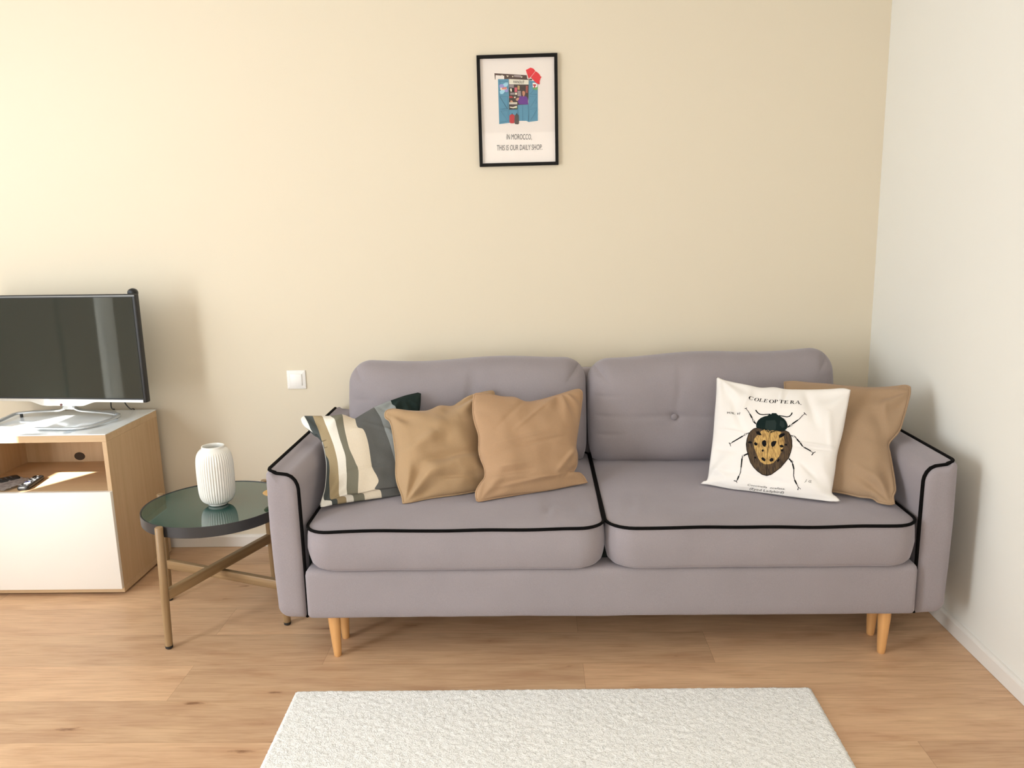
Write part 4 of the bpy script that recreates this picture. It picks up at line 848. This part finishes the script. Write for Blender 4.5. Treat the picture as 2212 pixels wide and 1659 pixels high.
# ============================================================ TELEVISION
tv = thing('television', 'flat black television with silver bottom trim standing on the oak cabinet', 'television', (-1.937, -.215, .651), R(-7))
W2 = .372; Z0, Z1 = .072, .506
bm = bmesh.new(); box(bm, -W2, W2, -.012, .016, Z0, Z1, .005, 3); box(bm, -W2+.06, W2-.06, .016, .045, Z0+.05, Z1-.07, .012, 3); obj('housing', bm, M['black_soft'], tv, 40)
obj('screen', B(-W2+.012, W2-.012, -.0135, -.0118, Z0+.018, Z1-.011), M['screen'], tv, None)
bm = bmesh.new(); box(bm, -W2+.002, W2-.002, -.0128, -.0119, Z1-.008, Z1-.0035); obj('top_trim', bm, mat('grey_trim', (.22, .22, .21), .35, metal=.4), tv, None)
# silver strip with its drooping middle
bm = bmesh.new(); up_, dn = [], []
for k in range(61):
    x = -W2+.004+(2*W2-.016)*k/60
    xx = abs(x+.0)
    drop = .0175*sm((.155-xx)/.075)
    up_.append((x, Z0+.0125)); dn.append((x, Z0+.002-drop))
rings = [[Vector((a[0], y, z)) for a, z in ((u_, u_[1]), (d_, d_[1]))] for u_, d_ in zip(up_, dn) for y in (-.0165,)]
V1 = [[bm.verts.new((u_[0], y, u_[1])) for u_ in up_] for y in (-.0165, -.008)]; V2 = [[bm.verts.new((d_[0], y, d_[1])) for d_ in dn] for y in (-.0165, -.008)]
for k in range(60):
    bm.faces.new((V1[0][k], V2[0][k], V2[0][k+1], V1[0][k+1])); bm.faces.new((V1[0][k], V1[0][k+1], V1[1][k+1], V1[1][k])); bm.faces.new((V2[0][k], V2[1][k], V2[1][k+1], V2[0][k+1])); bm.faces.new((V1[1][k], V1[1][k+1], V2[1][k+1], V2[1][k]))
bm.faces.new((V1[0][0], V1[1][0], V2[1][0], V2[0][0])); bm.faces.new((V1[0][60], V2[0][60], V2[1][60], V1[1][60]))
trim = obj('bottom_trim', bm, M['silver_hi'], tv, 30)
bm = bmesh.new()
for p in text_polys('PHILIPS', (-.028, Z0-.0015), (.002, Z0-.0015), (-.028, Z0+.0035)): bm.faces.new([bm.verts.new((a, -.0169, b)) for a, b in p])
raw('logo', bm, [mat('logo_white', (.9, .9, .9), .4)], trim)
bm = bmesh.new(); lathe(bm, [(0, .004), (.004, .003), (.005, 0), (0, 0)], n=16); bmesh.ops.rotate(bm, verts=bm.verts, matrix=Matrix.Rotation(R(90), 3, 'X')); bmesh.ops.translate(bm, verts=bm.verts, vec=(-.005, -.0166, Z0-.011)); obj('sensor', bm, mat('dark_lens', (.08, .02, .02), .2), trim)
st = thing_st = bpy.data.objects.new('stand', None); COL.objects.link(st); st.parent = tv
def S(l, **k): return [Vector(p) for p in l]
bm = bmesh.new(); neck = (.02, .030, Z0+.01)
tube(bm, resample([(.012, .022, .060), (.020, .026, .040), (.045, .030, .028), (.10, .030, .024), (.17, .024, .021), (.222, .012, .018)], 24), 1, 8, flat=(.014, .0035), up=(0, 0, 1))
tube(bm, resample([(.222, .012, .018), (.236, -.005, .016), (.234, -.05, .012), (.222, -.12, .009), (.20, -.165, .007), (.15, -.185, .006), (0, -.19, .006), (-.15, -.185, .006), (-.20, -.165, .007), (-.222, -.12, .009), (-.234, -.05, .012), (-.236, -.005, .016), (-.222, .012, .018)], 80), 1, 8, flat=(.008, .005), up=(0, 0, 1))
tube(bm, resample([(-.012, .022, .060), (-.02, .026, .040), (-.045, .030, .028), (-.10, .030, .024), (-.17, .024, .021), (-.222, .012, .018)], 24), 1, 8, flat=(.014, .0035), up=(0, 0, 1))
obj('stand_loop', bm, M['silver'], st, 60)
bm = bmesh.new(); tube(bm, resample([(0, .022, .034), (0, .024, .06), (0, .022, .095)], 8), 1, 8, flat=(.028, .010), up=(0, 1, 0)); obj('neck', bm, M['silver'], st, 60)
for x, y, h in ((-.215, .008, .0165), (.215, .008, .0165), (-.15, -.183, .003), (.15, -.183, .003)):
    bm = bmesh.new(); lathe(bm, [(0, .0003), (.006, .0003), (.006, h), (0, h)], (x, y, 0), 12); obj('rubber_foot', bm, M['black'], st)

# small webcam clipped behind the top edge
wc = thing('webcam', 'small black rounded webcam peeking over the right end of the television', 'webcam', (-1.602, -.225, 1.1575), R(-7))
bm = bmesh.new()
lathe(bm, [(0, -.018), (.010, -.0175), (.0165, -.012), (.019, 0), (.0165, .012), (.010, .0175), (0, .018)], n=32)
bmesh.ops.rotate(bm, verts=bm.verts, matrix=Matrix.Rotation(R(90), 3, 'X')); bmesh.ops.translate(bm, verts=bm.verts, vec=(-.01, .020, .0)); obj('camera_body', bm, M['black'], wc, 60)
bm = bmesh.new(); box(bm, -.017, -.003, .0075, .012, -.05, -.01, .001, 1); obj('clip', bm, M['black_soft'], wc)

for pts, lb in (([(-1.775, -.165, .735), (-1.779, -.155, .715), (-1.80, -.12, .675), (-1.812, -.085, .656), (-1.818, -.068, .655), (-1.82, -.063, .64), (-1.822, -.062, .56)], 'thin black cable dropping straight behind the television, the left of two'),
                ([(-1.716, -.172, .738), (-1.716, -.165, .705), (-1.720, -.14, .682), (-1.728, -.10, .660), (-1.732, -.072, .656), (-1.733, -.063, .645), (-1.735, -.062, .56)], 'thin kinked black cable behind the television, the right of two')):
    bm = bmesh.new(); tube(bm, resample(pts, 24), .0024, 8); o = obj('power_cable', bm, M['black'], None, 180); tag(o, lb, 'cable', 'cables behind the television')

# ---- things on the open shelf
def remote(loc, rz, label, L_=.155, W_=.042, m=None):
    r = thing('remote_control', label, 'remote control', loc, rz)
    bm = bmesh.new(); rings = [[Vector((p[0], p[1], z)) for p in rrect(W_/2-i, L_/2-i, .012, 6, 3)] for i, z in ((.004, .0005), (.001, .003), (0, .009), (.0015, .014), (.004, .0160))]
    loft(bm, rings); obj('case', bm, m or M['black_soft'], r, 50)
    def btn(x, y, w_, h_, mt):
        bm = bmesh.new(); rg = [[Vector((x+p[0], y+p[1], z)) for p in rrect(w_-i, h_-i, .0018, 3)] for i, z in ((0, .0158), (.0, .0170), (.0006, .0175))]; loft(bm, rg); obj('button', bm, mt, r, 50)
    return r, btn
bw = mat('pale_button', (.75, .78, .78), .3); bd = mat('grey_button', (.10, .10, .10), .4); bb = mat('blue_button', (.04, .05, .30), .4)
r, btn = remote((-2.003, -.400, .4285), R(9), 'black remote control with white buttons in front on the open cabinet shelf')
btn(0, .062, .004, .003, bw)
for k in range(4):
    for x in (-.011, 0, .011): btn(x, .035-.013*k, .0035, .0026, bw if (k+int(x*100)) % 2 else bd)
bm = bmesh.new(); lathe(bm, [(0, .0175), (.009, .0175), (.0115, .0168), (.012, .0158)], (0, -.030, 0), 24); obj('ring_button', bm, bw, r, 40)
btn(-.012, -.012, .003, .003, bb); btn(0, -.012, .003, .003, bb)
for x in (-.011, .011): btn(x, -.055, .0035, .0028, bd)
r, btn = remote((-2.150, -.385, .4285), R(-38), 'plain black remote control lying deeper left on the open shelf', .16, .046)
for k in range(5):
    for x in (-.011, 0, .011): btn(x, .05-.018*k, .0035, .003, bd)
bm = bmesh.new(); Vv = []
for j in range(29):
    rr_ = []
    for i in range(19):
        u, v = i/18-.5, j/28-.5
        rr_.append(bm.verts.new((u*.10, v*.15, .006+.005*noise.noise(Vector((u*7, v*9, 4)))+.0025*noise.noise(Vector((u*20, v*24, 1))))))
    Vv.append(rr_)
for j in range(28):
    for i in range(18): bm.faces.new((Vv[j][i], Vv[j][i+1], Vv[j+1][i+1], Vv[j+1][i]))
bmesh.ops.solidify(bm, geom=bm.faces[:], thickness=.0008)
o = obj('plastic_sleeve', bm, mat('crinkled_pale_plastic', (.62, .58, .56), .12, spec=.8, coat=.6), None, 180); o.location = (-2.082, -.405, .4300); o.rotation_euler = (0, 0, R(-14))
tag(o, 'crinkled pale plastic sleeve lying between the two remotes on the shelf', 'sleeve')

# ============================================================ SIDE TABLE
TC = Vector((-1.175, -.633, 0)); tab = thing('side_table', 'round side table with dark green glossy top and crossed wooden legs', 'side table', TC)
bm = bmesh.new(); lathe(bm, [(.247, .4255), (.2495, .4285), (.2515, .428), (.2515, .392), (.2505, .3905), (.235, .3905), (.235, .395)], n=128); obj('rim', bm, M['rim'], tab, 30)
bm = bmesh.new(); lathe(bm, [(0, .4035), (.2465, .4035), (.2468, .4245), (.246, .4262), (0, .4262)], n=128); obj('tabletop', bm, M['green_top'], tab, 30)
LP = [(-1.273, -.894), (-1.426, -.536), (-1.076, -.372), (-.923, -.73)]
dirs = []
for x, y in LP:
    dv = Vector((x, y, 0))-TC; dv.z = 0; u_ = dv.normalized(); dirs.append(u_)
    b0 = u_*.2785; t0 = u_*.2655
    bm = bmesh.new(); tube(bm, [b0+Vector((0, 0, .010)), b0.lerp(t0, .5)+Vector((0, 0, .215)), t0+Vector((0, 0, .4275)), t0+Vector((0, 0, .4305))], [.0125, .0135, .0135, .0115], 24); lg = obj('leg', bm, M['acacia'], tab, 40)
    bm = bmesh.new(); tube(bm, [b0+Vector((0, 0, .0003)), b0+Vector((0, 0, .003)), b0+Vector((0, 0, .0115))], [.009, .0122, .0131], 24); obj('foot_cap', bm, M['black_soft'], lg, 40)
for (i, j, z0_, z1_) in ((0, 2, .1705, .2065), (1, 3, .1345, .1690)):
    p, q_ = dirs[i]*.262, dirs[j]*.262; L_ = (q_-p).length; bm = bmesh.new(); box(bm, -L_/2, L_/2, -.0105, .0105, z0_, z1_, .003, 3)
    o = obj('cross_bar', bm, M['acacia_x'], tab, 40); o.rotation_euler = (0, 0, math.atan2(q_.y-p.y, q_.x-p.x))

# ribbed vase
vz = .4266
vase_prof = [(0, .0005), (.030, .0005), (.033, .003), (.0335, .008), (.040, .0095), (.050, .016), (.0565, .027), (.0600, .042), (.0615, .06), (.0622, .09), (.0625, .12), (.0618, .145), (.0595, .163), (.055, .177), (.048, .187), (.0405, .1925), (.038, .195), (.0385, .199), (.0375, .2015), (.0345, .2015), (.033, .197), (.034, .19), (.050, .16), (.052, .10), (.04, .03), (0, .02)]
def dens(pr, n=4):
    out = []
    for p, q_ in zip(pr, pr[1:]):
        for k in range(n): out.append((p[0]+(q_[0]-p[0])*k/n, p[1]+(q_[1]-p[1])*k/n))
    return out+[pr[-1]]
vd = [(p.x, p.y) for p in resample([(a, b, 0) for a, b in vase_prof[4:16]], 44)]
vfull = vase_prof[:4]+vd+vase_prof[16:]
i0, i1 = 4, 4+len(vd)-1
def vrad(an, i):
    if not (i0 <= i <= i1): return 1
    z = vfull[i][1]; m_ = sm((z-.010)/.012)*sm((.188-z)/.022); return 1-.045*m_*(.5+.5*math.cos(an*44))**1.4
bm = bmesh.new(); lathe(bm, vfull, n=352, rad=vrad)
for v in bm.verts: v.co = Vector((v.co.x*1.03, v.co.y*1.03, v.co.z*1.08))
o = obj('vase', bm, M['ceramic'], None, 60); o.location = (-1.160, -.646, vz)
tag(o, 'white ceramic vase with vertical ribs standing on the green side table', 'vase')
# gold dish
bm = bmesh.new(); lathe(bm, [(0, .0005), (.016, .0005), (.017, .002), (.009, .006), (.009, .014), (.025, .020), (.047, .030), (.0485, .0315), (.0465, .0315), (.025, .0225), (0, .018)], n=64); o = obj('footed_dish', bm, M['gold'], None, 50); o.location = (-.957, -.612, vz)
tag(o, 'small footed gold dish at the right edge of the green table, half behind the armrest', 'dish')
bm = bmesh.new(); lathe(bm, [(0, .0005), (.012, .0005), (.013, .003), (.006, .007), (.005, .012), (.010, .017), (.012, .024), (.010, .031), (.005, .036), (0, .037)], n=32); o = obj('ceramic_ornament', bm, M['ceramic'], None, 60); o.location = (-1.012, -.465, vz)
tag(o, 'tiny white knobbed ornament at the back of the green table, almost hidden by the armrest', 'ornament')
